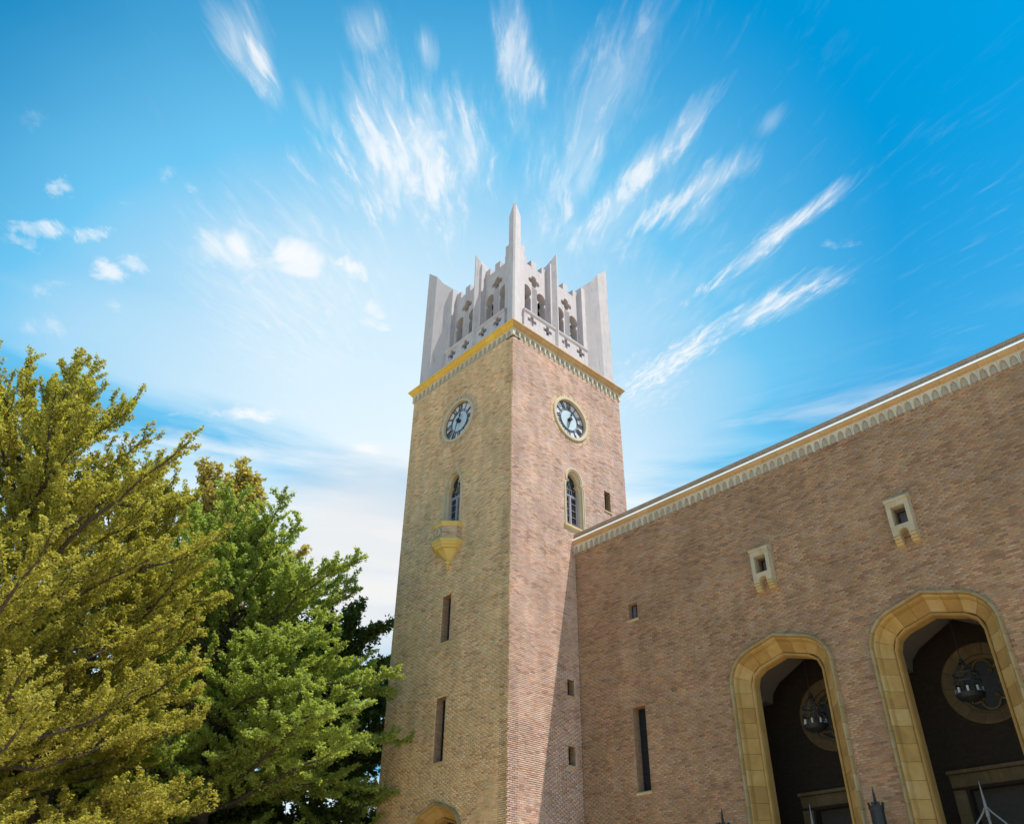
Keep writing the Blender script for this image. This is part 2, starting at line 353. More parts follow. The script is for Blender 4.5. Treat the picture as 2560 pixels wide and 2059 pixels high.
class MB:
    def __init__(s): s.v = []; s.f = []; s.mi = []
    def add(s, verts, faces, mi=0):
        o = len(s.v); s.v += [tuple(x) for x in verts]
        s.f += [tuple(i+o for i in f) for f in faces]; s.mi += [mi]*len(faces)
    def box(s, fr, u0, u1, v0, v1, w0, w1, mi=0):
        P = [fr(u0, v0, w0), fr(u1, v0, w0), fr(u1, v1, w0), fr(u0, v1, w0), fr(u0, v0, w1), fr(u1, v0, w1), fr(u1, v1, w1), fr(u0, v1, w1)]
        s.add(P, [(3, 2, 1, 0), (4, 5, 6, 7), (0, 1, 5, 4), (1, 2, 6, 5), (2, 3, 7, 6), (3, 0, 4, 7)], mi)
    def plate(s, fr, outer, holes, w0, w1, mi=0, mi_side=None, back=True):
        """flat slab with holes; outer and holes are lists of (u, v)"""
        if mi_side is None: mi_side = mi
        pts = []; edges = []; loops = []
        for lp in [outer]+holes:
            o = len(pts); k = len(lp); pts += [Vector(p) for p in lp]
            edges += [(o+i, o+(i+1) % k) for i in range(k)]; loops.append((o, k))
        vv, ee, ff, *_ = geometry.delaunay_2d_cdt(pts, edges, [], 0, 1e-6)
        n = len(vv)
        polys = [np.array(lp, float) for lp in [outer]+holes]
        def inside(pl, x, y):
            x0, y0 = pl[:, 0], pl[:, 1]; x1, y1 = np.roll(x0, -1), np.roll(y0, -1)
            k = (y0 > y) != (y1 > y)
            return (np.count_nonzero(x < (x1-x0)[k]*(y-y0[k])/(y1-y0)[k]+x0[k]) % 2) == 1
        keep = []
        for f in ff:
            mx = sum(vv[i].x for i in f)/len(f); my = sum(vv[i].y for i in f)/len(f)
            if inside(polys[0], mx, my) and not any(inside(h, mx, my) for h in polys[1:]): keep.append(f)
        ff = keep
        A = [fr(p.x, p.y, w1) for p in vv]; B = [fr(p.x, p.y, w0) for p in vv]
        tri = []
        for f in ff:
            a, b, c = (vv[i] for i in f[:3])
            f = list(f)
            if (b-a).cross(c-b) < 0: f.reverse()
            tri.append(f)
        s.add(A, tri, mi)
        if back: s.add(B, [t[::-1] for t in tri], mi)
        for li, (o, k) in enumerate(loops):
            lp = pts[o:o+k]
            ar = sum(lp[i].x*lp[(i+1) % k].y-lp[(i+1) % k].x*lp[i].y for i in range(k))
            V = [fr(p.x, p.y, w1) for p in lp]+[fr(p.x, p.y, w0) for p in lp]
            fs = []
            for i in range(k):
                j = (i+1) % k; q = (i, i+k, j+k, j)
                if (ar < 0) != (li > 0): q = q[::-1]
                fs.append(q)
            s.add(V, fs, mi_side if li > 0 else mi)
    def prism(s, base, top, mi=0):
        k = len(base)
        s.add(list(base)+list(top), [tuple(range(k))[::-1], tuple(range(k, 2*k))]+[(i, (i+1) % k, k+(i+1) % k, k+i) for i in range(k)], mi)
    def rings(s, rings, closed=True, caps=True, mi=0):
        k = len(rings[0]); V = [p for r in rings for p in r]; F = []
        for a in range(len(rings)-1):
            for i in range(k if closed else k-1):
                j = (i+1) % k; F.append((a*k+i, a*k+j, (a+1)*k+j, (a+1)*k+i))
        if caps and closed: F += [tuple(range(k))[::-1], tuple(range((len(rings)-1)*k, len(rings)*k))]
        s.add(V, F, mi)
    def tube(s, pts, rad, sides=6, mi=0):
        pts = [Vector(p) for p in pts]; rr = rad if isinstance(rad, (list, tuple, np.ndarray)) else [rad]*len(pts)
        rings = []
        for i, p in enumerate(pts):
            tg = (pts[min(i+1, len(pts)-1)]-pts[max(i-1, 0)]).normalized()
            a = tg.cross(Vector((0.31, 0.17, 0.93)) if abs(tg.z) < 0.9 else Vector((1, 0.2, 0))).normalized(); b = tg.cross(a)
            rings.append([p+(a*math.cos(2*math.pi*k/sides)+b*math.sin(2*math.pi*k/sides))*rr[i] for k in range(sides)])
        s.rings(rings, mi=mi)
    def lathe(s, c, prof, n=16, mi=0):
        c = Vector(c)
        s.rings([[c+Vector((r*math.cos(2*math.pi*k/n), r*math.sin(2*math.pi*k/n), z)) for k in range(n)] for r, z in prof], mi=mi)
    def mesh(s, name, mats, fix=True):
        me = bpy.data.meshes.new(name); me.from_pydata(s.v, [], s.f)
        for mt in (mats if isinstance(mats, (list, tuple)) else [mats]): me.materials.append(mt)
        me.polygons.foreach_set('material_index', s.mi)
        if fix:
            import bmesh
            bm = bmesh.new(); bm.from_mesh(me); bmesh.ops.recalc_face_normals(bm, faces=bm.faces); bm.to_mesh(me); bm.free()
        me.update(); return me
    def build(s, name, mats, parent=None, smooth=False, fix=True, **props):
        me = s.mesh(name, mats, fix)
        if smooth: me.polygons.foreach_set('use_smooth', [True]*len(me.polygons))
        return link(name, me, parent, **props)

def link(name, me, parent=None, **props):
    o = bpy.data.objects.new(name, me); COL.objects.link(o)
    if parent: o.parent = parent
    for k, v in props.items(): o[k] = v
    return o
def thing(name, loc, label, cat, group=None):
    """top-level Empty; children are placed in world space through an inverse offset"""
    o = bpy.data.objects.new(name, None); COL.objects.link(o); o.location = loc; o.empty_display_size = 0.5
    o['label'] = label; o['category'] = cat
    if group: o['group'] = group
    return o
def adopt(root, children):
    for c in children:
        c.parent = root; c.matrix_parent_inverse = Matrix.Translation(-Vector(root.location))
TOWER = thing('clock_tower', (0, 0, 0), 'tall square brick clock tower with pale pinnacled crown left of the long brick hall', 'clock tower')
HALL = thing('auditorium_hall', (0, 0, 0), 'long brick hall with tall ochre arches and stone arcaded cornice right of the tower', 'building')

# ------------------------------------------------------------------ Tudor arch curve, parametrised
class Arch:
    def __init__(s, c, hw, r, zs, z0, th=68.0): s.c, s.hw, s.r, s.zs, s.z0, s.th = c, hw, r, zs, z0, R(th)
    def lens(s, d):
        r = s.r+d; hw = s.hw+d
        px = hw-r+r*math.cos(s.th); pz = r*math.sin(s.th); t = px/math.sin(s.th)
        return r, hw, px, pz, t
    def half(s, q, d):
        """q in 0..3: 0-1 jamb, 1-2 shoulder, 2-3 straight to apex; right half"""
        r, hw, px, pz, t = s.lens(d)
        if q <= 1: return (hw, s.z0+(s.zs-s.z0)*q)
        if q <= 2: a = s.th*(q-1); return (hw-r+r*math.cos(a), s.zs+r*math.sin(a))
        k = (q-2)*t; return (px-math.sin(s.th)*k, s.zs+pz+math.cos(s.th)*k)
    def loop(s, d, jamb=True, n=8):
        qs = ([0] if jamb else [])+[1+i/n for i in range(n+1)]+[3]
        right = [s.half(q, d) for q in qs]
        return [(s.c+x, z) for x, z in right]+[(s.c-x, z) for x, z in right[-2::-1]]
    def halfwidth(s, v, d):
        r, hw, px, pz, t = s.lens(d)
        if v <= s.zs: return hw
        y = v-s.zs
        if y <= pz: return hw-r+math.sqrt(max(r*r-y*y, 0))
        if y >= pz+t*math.cos(s.th): return None
        return px-math.tan(s.th)*(y-pz)
    def seglen(s, d):
        r, hw, px, pz, t = s.lens(d); return (s.zs-s.z0, r*s.th, t)
    def stations(s, d, step):
        """block limits (in q) of about equal length at offset d, right half"""
        L = s.seglen(d); tot = sum(L)
        def q_of(x):
            if x <= L[0]: return x/L[0]
            if x <= L[0]+L[1]: return 1+(x-L[0])/L[1]
            return 2+min((x-L[0]-L[1])/L[2], 1)
        n = max(1, round(tot/step)); return [q_of(tot*i/n) for i in range(n+1)]
    def block(s, mb, fr, prof, q0, q1, side, gap, dref):
        """one stone: closed profile [(d, w)] swept from q0 to q1"""
        L = s.seglen(dref)
        dq = lambda q, g: g/(L[0] if q < 1 else (L[1] if q < 2 else L[2]))
        a, b = q0+dq(q0, gap/2), q1-dq(min(q1-1e-6, 2.999), gap/2)
        if q1 >= 3: b = 3
        qs = sorted(set([a, b]+[x for x in (1, 2) if a < x < b]+[a+(b-a)*i/4 for i in range(1, 4) if b > 1]))
        rings = []
        for q in qs:
            rr = []
            for d, w in prof:
                x, z = s.half(q, d); rr.append(fr(s.c+side*x, z, w))
            rings.append(rr if side > 0 else rr[::-1])
        mb.rings(rings)

def arch_set(arch, fr, splay, hood, roll, parent, step=0.5, name='arch_surround', mat=OCHRE, label=None):
    """moulded surround: roll moulding and reveal as the part, splay and hood stones as its stones"""
    mb = MB()
    for side in (1, -1): arch.block(mb, fr, roll, 0, 3, side, 0, 0)
    part = mb.build(name, mat, parent)
    kids = []
    for prof, dref, nm, mat in ((splay, 0.4, 'stone', mat), (hood, 0.55, 'hood_stone', HOODST)):
        st = arch.stations(dref, step)
        for side in (1, -1):
            for a, b in zip(st[:-1], st[1:]):
                mb = MB(); j = random.uniform(-0.004, 0.004)
                arch.block(mb, fr, [(d, w+j) for d, w in prof], a, b, side, 0.010, dref)
                mb.build(nm, mat, part)
    return part

# ------------------------------------------------------------------ brick faces
PAL = np.array([(0.60, 0.42, 0.255), (0.57, 0.46, 0.345), (0.62, 0.375, 0.19), (0.60, 0.40, 0.29), (0.40, 0.215, 0.125), (0.25, 0.155, 0.11), (0.50, 0.38, 0.22)])
PALM = np.array((0.56, 0.40, 0.25)); PAL = PALM+(PAL-PALM)*0.60
def visible_px(p):
    d = np.asarray(p)-np.array(CP); z = d@np.array(CF)
    x = 1275.4+2047.3*(d@np.array(CR))/z; y = 1130.7-2047.3*(d@np.array(CU))/z
    return x, y, z
def brick_face(fr, u0, u1, v0, v1, cuts, weights, tint, parent, extra=(), n_single=300):
    """bricks laid in running bond over a face; cuts(v) gives the intervals left out in a course"""
    CH, CLh, BL, J = 0.075, 0.065, 0.227, 0.010
    rows = int((v1-v0)/CH); rec = []
    for r in range(rows):
        vb = v0+r*CH; vm = vb+CLh/2
        iv = sorted(cuts(vm))
        free = []; a = u0
        for c0, c1 in iv:
            if c1 <= a: continue
            if c0 >= u1: break
            if c0 > a: free.append((a, min(c0, u1)))
            a = max(a, c1)
        if a < u1: free.append((a, u1))
        off = (0.5 if r % 2 else 0.0)*(BL+J)+rng.uniform(-0.02, 0.02)
        for a, b in free:
            k0 = math.floor((a-off)/(BL+J)); k1 = math.ceil((b-off)/(BL+J))
            for k in range(k0, k1):
                s0 = max(off+k*(BL+J), a); s1 = min(off+k*(BL+J)+BL, b)
                if s1-s0 > 0.025: rec.append((s0, s1, vb, vb+CLh))
    rec = np.array(rec); N = len(rec)
    # colour: clumps of alike bricks plus single odd ones
    g = rng.random((64, 64))
    def field(u, v, su, sv):
        x = u/su % 63; y = v/sv % 63; i = x.astype(int); j = y.astype(int); fx = x-i; fy = y-j
        fx = fx*fx*(3-2*fx); fy = fy*fy*(3-2*fy)
        return (g[i, j]*(1-fx)+g[i+1, j]*fx)*(1-fy)+(g[i, j+1]*(1-fx)+g[i+1, j+1]*fx)*fy
    uc = (rec[:, 0]+rec[:, 1])/2+50; vc = rec[:, 2]+0.0
    fl = 0.5*field(uc, vc, 0.42, 0.13)+0.25*field(uc+7, vc+3, 1.7, 0.6)+0.25*rng.random(N)
    q = np.argsort(np.argsort(fl))/N*0.42+rng.random(N)*0.58
    order = np.argsort([0.3, 0.2, 0.55, 0.42, 0.8, 0.97, 0.05]); w = np.array(weights)[order]; cw = np.cumsum(w)/w.sum()
    q = np.argsort(np.argsort(q))/N
    idx = order[np.searchsorted(cw, q, side='left').clip(0, len(order)-1)]
    colr = PAL[idx]*np.array(tint)*rng.uniform(0.84, 1.14, (N, 1))*rng.uniform(0.97, 1.03, (N, 3))
    prot = 0.008+rng.uniform(-0.003, 0.004, N)
    # the bricks that show largest become single objects
    cen = np.array([fr((a+b)/2, (c+d)/2, 0.01) for a, b, c, d in rec])
    px, py, dz = visible_px(cen)
    ins = (px > 0) & (px < 2560) & (py > 0) & (py < 2055) & (dz > 0) & ((rec[:, 1]-rec[:, 0]) > 0.22)
    rank = np.where(ins, dz, 1e9); pick = np.argsort(rank)[:n_single]; pick = pick[rank[pick] < 1e9]
    single = np.zeros(N, bool); single[pick] = True
    W = np.array(fr.w); U = np.array(fr.u); O = np.array(fr.o); V = np.array((0, 0, 1.0))
    R_ = rec[~single]; C_ = colr[~single]; P_ = prot[~single]
    n = len(R_)
    vt = np.zeros((n, 8, 3))
    for k, (a, b, c) in enumerate([(0, 2, 0), (1, 2, 0), (1, 3, 0), (0, 3, 0), (0, 2, 1), (1, 2, 1), (1, 3, 1), (0, 3, 1)]):
        ch = 0.004*c
        uu = R_[:, a]+(ch if a == 0 else -ch); vv = R_[:, b]+(ch if b == 2 else -ch); ww = P_*c-0.004*(1-c)
        vt[:, k] = O+uu[:, None]*U+vv[:, None]*V+ww[:, None]*W
    q5 = np.array([(4, 5, 6, 7), (0, 1, 5, 4), (1, 2, 6, 5), (2, 3, 7, 6), (3, 0, 4, 7)])
    fc = (np.arange(n)[:, None, None]*8+q5[None]).reshape(-1)
    me = bpy.data.meshes.new('bricks'); me.vertices.add(n*8); me.vertices.foreach_set('co', vt.reshape(-1))
    me.loops.add(len(fc)); me.loops.foreach_set('vertex_index', fc)
    me.polygons.add(n*5); me.polygons.foreach_set('loop_start', np.arange(0, n*20, 4)); me.polygons.foreach_set('loop_total', np.full(n*5, 4))
    at = me.attributes.new('Col', 'FLOAT_COLOR', 'POINT'); cc = np.ones((n, 8, 4)); cc[:, :, :3] = C_[:, None]; at.data.foreach_set('color', cc.reshape(-1))
    me.materials.append(BRICK_MANY); me.update(calc_edges=True)
    link('bricks', me, parent, kind='stuff')
    # one shared brick mesh for the single ones
    key = 'brick'
    if key+str(id(fr)) not in MATS:
        mb = MB(); h, l = 0.065, 0.227; e = 0.004; p0 = 0.0095
        mb.add([fr.u*0+fr.v*0-fr.w*0.004, fr.u*l-fr.w*0.004, fr.u*l+fr.v*h-fr.w*0.004, fr.v*h-fr.w*0.004,
                fr.u*e+fr.v*e+fr.w*p0, fr.u*(l-e)+fr.v*e+fr.w*p0, fr.u*(l-e)+fr.v*(h-e)+fr.w*p0, fr.u*e+fr.v*(h-e)+fr.w*p0],
               [(4, 5, 6, 7), (0, 1, 5, 4), (1, 2, 6, 5), (2, 3, 7, 6), (3, 0, 4, 7)])
        MATS[key+str(id(fr))] = mb.mesh('brick', BRICK_ONE, fix=False)
    bme = MATS[key+str(id(fr))]
    for i in np.where(single)[0]:
        o = link('brick', bme, parent); o.location = fr(rec[i, 0], rec[i, 2], prot[i]-0.0095); o.color = (*colr[i], 1)

def rect_cut(u0, u1, v0, v1): return lambda v: (u0, u1) if v0 <= v <= v1 else None
def circ_cut(cu, cv, r): return lambda v: (cu-math.sqrt(r*r-(v-cv)**2), cu+math.sqrt(r*r-(v-cv)**2)) if abs(v-cv) < r else None
def arch_cut(a, d):
    def f(v):
        h = a.halfwidth(v, d)
        return None if h is None else (a.c-h, a.c+h)
    return f
def cuts_of(lst): return lambda v: [x for x in (f(v) for f in lst) if x]
def rect(u0, u1, v0, v1): return [(u0, v0), (u1, v0), (u1, v1), (u0, v1)]
def circle(cu, cv, r, n=48): return [(cu+r*math.cos(2*math.pi*i/n), cv+r*math.sin(2*math.pi*i/n)) for i in range(n)]

# ------------------------------------------------------------------ ground
gm = MB(); gm.add([(-1500, -1500, 0), (1500, -1500, 0), (1500, 1500, 0), (-1500, 1500, 0)], [(0, 1, 2, 3)])
gm.build('ground', GROUND, kind='structure')

# ------------------------------------------------------------------ tower shaft
ZT = 28.56
CLK = 25.40; CLR = 1.24
DOOR = Arch(-4.0, 1.00, 0.45, 6.22, 0.0, 72)
def keyhole(c, hw, v0, vsh, r, vc, n=14):
    """tall light with shoulders drawn in to cusps under a round head"""
    pts = [(hw, v0), (hw, vsh-0.18), (hw-0.03, vsh-0.06), (hw-0.10, vsh+0.02), (r*0.86, vsh+0.03), (r*0.80, vsh+0.08)]
    a0 = -math.asin(min(0.5, (vc-vsh-0.10)/r))
    pts += [(r*math.cos(a0+(math.pi/2-a0)*i/n), vc+1.12*r*math.sin(a0+(math.pi/2-a0)*i/n)) for i in range(n+1)]
    return [(c+x, y) for x, y in pts]+[(c-x, y) for x, y in pts[-2::-1]]
KW = dict(hw=0.50, v0=19.32, vsh=21.62, r=0.40, vc=21.82)
KWH = dict(hw=0.58, v0=19.24, vsh=21.62, r=0.48, vc=21.82)
def shaft_wall(fr, u0, u1, holes, mort, back=True):
    mb = MB(); mb.plate(fr, rect(u0, u1, 0, 29.38), holes, -0.5, 0.0, 0, 1, back)
    return mb.build('wall', [mort, REVEAL], TOWER)
FSLITS = [(-4.36, -3.79, 13.86, 16.0), (-4.38, -3.78, 8.92, 11.47)]
shaft_wall(FF, -8, 0, [rect(a, b, c, d) for a, b, c, d in FSLITS]+[keyhole(-4.08, **KWH), circle(-4.0, CLK, 1.16)]+[DOOR.loop(0.44)], MORTAR)
SWINS = [(3.26, 3.66, 11.42, 12.07), (3.22, 3.62, 8.72, 9.42), (6.29, 6.73, 21.12, 22.22)]
shaft_wall(FS, 0.502, 7.498, [rect(a, b, c, d) for a, b, c, d in SWINS]+[keyhole(4.08, **KWH), circle(4.0, CLK, 1.16)], MORTARP)
mb = MB(); mb.plate(FS, rect(0, 0.502, 0, 29.38), [], -0.5, 0, 0); mb.plate(FS, rect(7.498, 8, 0, 29.38), [], -0.5, 0, 0)
for fr in (FL, FB): mb.plate(fr, rect(0.502, 7.498, 0, 29.38), [], -0.5, 0.0, 1)
mb.plate(FL, rect(0, 0.5, 0, 29.38), [], -0.5, -0.002, 1)
mb.build('wall', [MORTARP, REVEAL], TOWER)
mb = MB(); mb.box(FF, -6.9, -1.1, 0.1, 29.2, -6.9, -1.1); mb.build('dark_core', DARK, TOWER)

arch_key = lambda c: (lambda v: (c-0.70, c+0.70) if 19.05 <= v <= 21.72 else ((c-0.60, c+0.60) if 21.72 < v < 22.0 else circ_cut(c, 21.86, 0.58)(v) if v > 22 else None))
fcuts = [rect_cut(a, b, c-0.14, d) for a, b, c, d in FSLITS]+[rect_cut(a-0.05, b+0.05, c-0.14, c-0.02) for a, b, c, d in FSLITS]+[arch_key(-4.08), circ_cut(-4.0, CLK, CLR+0.235), arch_cut(DOOR, 0.555),
        rect_cut(-4.90, -3.26, 18.1, 19.28), lambda v: (-4.08-0.3*(v-17.55)/0.2, -4.08+0.3*(v-17.55)/0.2) if 17.6 < v < 18.1 else None]
scuts = [rect_cut(a-0.0, b+0.0, c-0.12, d) for a, b, c, d in SWINS]+[rect_cut(a-0.04, b+0.04, c-0.12, c-0.02) for a, b, c, d in SWINS]+[arch_key(4.08), circ_cut(4.0, CLK, CLR+0.235)]
wF = (0.30, 0.25, 0.10, 0.07, 0.10, 0.022, 0.18)
wS = (0.27, 0.20, 0.12, 0.24, 0.12, 0.012, 0.06)
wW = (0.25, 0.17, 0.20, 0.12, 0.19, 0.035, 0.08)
brick_face(FF, -8.012, 0.012, 0.0, ZT, cuts_of(fcuts), wF, (1.33, 1.22, 1.06), TOWER, n_single=150)  # shaded face: brick tint brightened and yellowed in place of warm fill light
brick_face(FS, 0.0, 7.995, 0.0, ZT, cuts_of(scuts), wS, (1.06, 1.0, 1.22), TOWER, n_single=150)  # same brick in a pinker tint, the sunlit look put into its colour

# ------------------------------------------------------------------ tower clocks
def clock(fr, c, cv):
    def ring(mb, r0, r1, w0, w1, n=64):
        prof = [(r0, w0), (r0, w1-0.02), (r0+0.02, w1), (r1-0.03, w1), (r1, w1-0.03), (r1, w0)]
        rs = []
        for i in range(n+1):
            a = 2*math.pi*i/n; rs.append([fr(c+r*math.cos(a), cv+r*math.sin(a), w) for r, w in prof])
        mb.rings(rs, closed=True, caps=False)
    mb = MB(); ring(mb, 1.07, CLR, -0.20, 0.09)
    ck = mb.build('clock', OCHRE if False else RIMST, TOWER)
    mb = MB(); mb.prism([fr(c+x, cv+y, -0.26) for x, y in circle(0, 0, 1.12, 64)], [fr(c+x, cv+y, -0.12) for x, y in circle(0, 0, 1.12, 64)]); mb.build('clock_face', FACE, ck)
    mb = MB(); mb.prism([fr(c+x, cv+y, -0.13) for x, y in circle(0, 0, 0.58, 48)], [fr(c+x, cv+y, -0.112) for x, y in circle(0, 0, 0.58, 48)]); mb.build('inner_disc', FACEIN, ck)
    mb = MB()
    for r0, r1 in ((0.575, 0.60), (0.655, 0.68), (1.035, 1.075)): ring(mb, r0, r1, -0.13, -0.095, 48)
    for i in range(60):
        a = 2*math.pi*i/60; dx, dy = math.sin(a), math.cos(a); t = 0.008 if i % 5 else 0.014
        if i % 5 == 0:
            mb.prism([fr(c+dx*r+dy*s*t, cv+dy*r-dx*s*t, -0.125) for r, s in ((0.59, -1), (0.67, -1), (0.67, 1), (0.59, 1))], [fr(c+dx*r+dy*s*t, cv+dy*r-dx*s*t, -0.098) for r, s in ((0.59, -1), (0.67, -1), (0.67, 1), (0.59, 1))])
    mb.build('minute_ring', BLACK, ck)
    names = ['XII', 'I', 'II', 'III', 'IIII', 'V', 'VI', 'VII', 'VIII', 'IX', 'X', 'XI']
    for h, s in enumerate(names):
        a = 2*math.pi*h/12; up = (math.sin(a), math.cos(a)); rt = (math.cos(a), -math.sin(a))
        wid = {'I': 0.085, 'V': 0.17, 'X': 0.17}; tw = sum(wid[ch] for ch in s); x = -tw/2; mb = MB()
        def bar(x0, y0, x1, y1, t):
            q = [(x0-t, y0), (x0+t, y0), (x1+t, y1), (x1-t, y1)]
            mp = lambda X, Y, w: fr(c+rt[0]*X+up[0]*Y, cv+rt[1]*X+up[1]*Y, w)
            mb.prism([mp(*k, -0.125) for k in q], [mp(*k, -0.10) for k in q])
        for ch in s:
            m_ = x+wid[ch]/2
            if ch == 'I': bar(m_, 0.69, m_, 1.02, 0.022)
            if ch == 'V': bar(m_-0.055, 1.02, m_, 0.69, 0.024); bar(m_+0.055, 1.02, m_, 0.69, 0.011)
            if ch == 'X': bar(m_-0.055, 1.02, m_+0.055, 0.69, 0.024); bar(m_+0.055, 1.02, m_-0.055, 0.69, 0.011)
            x += wid[ch]
        mb.build('numeral', BLACK, ck)
    def hand(nm, ang, L, wd, w, tail):
        a = R(ang); up = (math.sin(a), math.cos(a)); rt = (math.cos(a), -math.sin(a)); mb = MB()
        if nm == 'hour_hand': out = [(-wd*0.5, -tail), (wd*0.5, -tail), (wd*0.5, L*0.45), (wd*1.5, L*0.62), (wd*0.6, L*0.78), (0, L), (-wd*0.6, L*0.78), (-wd*1.5, L*0.62), (-wd*0.5, L*0.45)]
        else: out = [(-wd*0.7, -tail), (wd*0.7, -tail), (wd, 0), (wd*0.8, L*0.6), (0, L), (-wd*0.8, L*0.6), (-wd, 0)]
        mp = lambda X, Y, ww: fr(c+rt[0]*X+up[0]*Y, cv+rt[1]*X+up[1]*Y, ww)
        mb.prism([mp(*k, w) for k in out], [mp(*k, w+0.02) for k in out])
        if nm == 'hour_hand': mb.prism([mp(*k, -0.11) for k in circle(0, 0, 0.10, 16)], [mp(*k, w+0.09) for k in circle(0, 0, 0.10, 16)])
        mb.build(nm, BLACK, ck)
    hand('hour_hand', 16.5, 0.50, 0.055, -0.02, 0.16); hand('minute_hand', 198, 0.80, 0.028, 0.03, 0.12)
    # ring of bricks on edge around the rim
    for i in range(96):
        a = 2*math.pi*(i+0.5)/96; ux, uy = math.cos(a), math.sin(a); tx, ty = -uy, ux; h0, h1 = 0.036, 0.042
        q = [(CLR+0.005, -h0), (CLR+0.225, -h1), (CLR+0.225, h1), (CLR+0.005, h0)]
        P0 = [fr(c+ux*r+tx*s, cv+uy*r+ty*s, -0.004) for r, s in q]; e = 0.006+random.uniform(0, 0.006)
        mb = MB(); mb.prism(P0, [p+fr.w*(0.012+e) for p in P0]); o = mb.build('rim_brick', BRICK_ONE, ck)
        k = PAL[random.choice([0, 1, 1, 3, 3, 2, 0, 4])]*random.uniform(0.85, 1.1); o.color = (*k, 1)
RIMST = stone_mat('clock_rim_stone', [(0.3, (0.52, 0.42, 0.28)), (0.6, (0.60, 0.51, 0.37)), (0.85, (0.61, 0.55, 0.45))], stain=(0.62, 0.44, 0.14), stain_amt=0.3, dark=0.1)
clock(FF, -4.0, CLK); clock(FS, 4.0, CLK)

# ------------------------------------------------------------------ windows
def slit_window(fr, u0, u1, v0, v1, parent, deep=0.36, bars=0, glass=GLASS):
    """recessed slot: steel frame is the part, pane and stone sill its pieces"""
    mb = MB(); t = 0.035
    for a, b, c, d in ((u0, u0+t, v0, v1), (u1-t, u1, v0, v1), (u0+t, u1-t, v0, v0+t), (u0+t, u1-t, v1-t, v1)): mb.box(fr, a, b, c, d, -deep-0.05, -deep)
    if bars: mb.box(fr, (u0+u1)/2-0.016, (u0+u1)/2+0.016, v0+t, v1-t, -deep-0.048, -deep-0.004)
    for i in range(1, int((v1-v0)/0.62)): 
        y = v0+(v1-v0)*i/int((v1-v0)/0.62); mb.box(fr, u0+t, u1-t, y-0.012, y+0.012, -deep-0.046, -deep-0.01)
    w = mb.build('window', IRON, parent)
    mb = MB(); mb.box(fr, u0+0.01, u1-0.01, v0+0.01, v1-0.01, -deep-0.035, -deep-0.028); mb.build('pane', glass, w)
    mb = MB(); e = 0.05
    P = [(-deep, 0.0), (0.05, -0.045), (0.05, -0.10), (0.0, -0.12), (-deep, -0.12)]
    mb.rings([[fr(u, v0+dv, dw) for dw, dv in P] for u in (u0-e, u1+e)]) if False else None
    # sill: sloped slab inside the slot plus a nosing that runs past the jambs
    mb.prism([fr(u0+0.002, v0-0.12, -deep), fr(u0+0.002, v0-0.12, 0.0), fr(u0+0.002, v0-0.03, 0.0), fr(u0+0.002, v0+0.012, -deep)], [fr(u1-0.002, v0-0.12, -deep), fr(u1-0.002, v0-0.12, 0.0), fr(u1-0.002, v0-0.03, 0.0), fr(u1-0.002, v0+0.012, -deep)])
    mb.prism([fr(u0-e, v0-0.135, 0.0), fr(u0-e, v0-0.11, 0.05), fr(u0-e, v0-0.05, 0.05), fr(u0-e, v0-0.025, 0.0)], [fr(u1+e, v0-0.135, 0.0), fr(u1+e, v0-0.11, 0.05), fr(u1+e, v0-0.05, 0.05), fr(u1+e, v0-0.025, 0.0)])
    mb.build('sill', SILL, w)
for a in FSLITS: slit_window(FF, *a, TOWER)
for a in SWINS: slit_window(FS, *a, TOWER, deep=0.30)

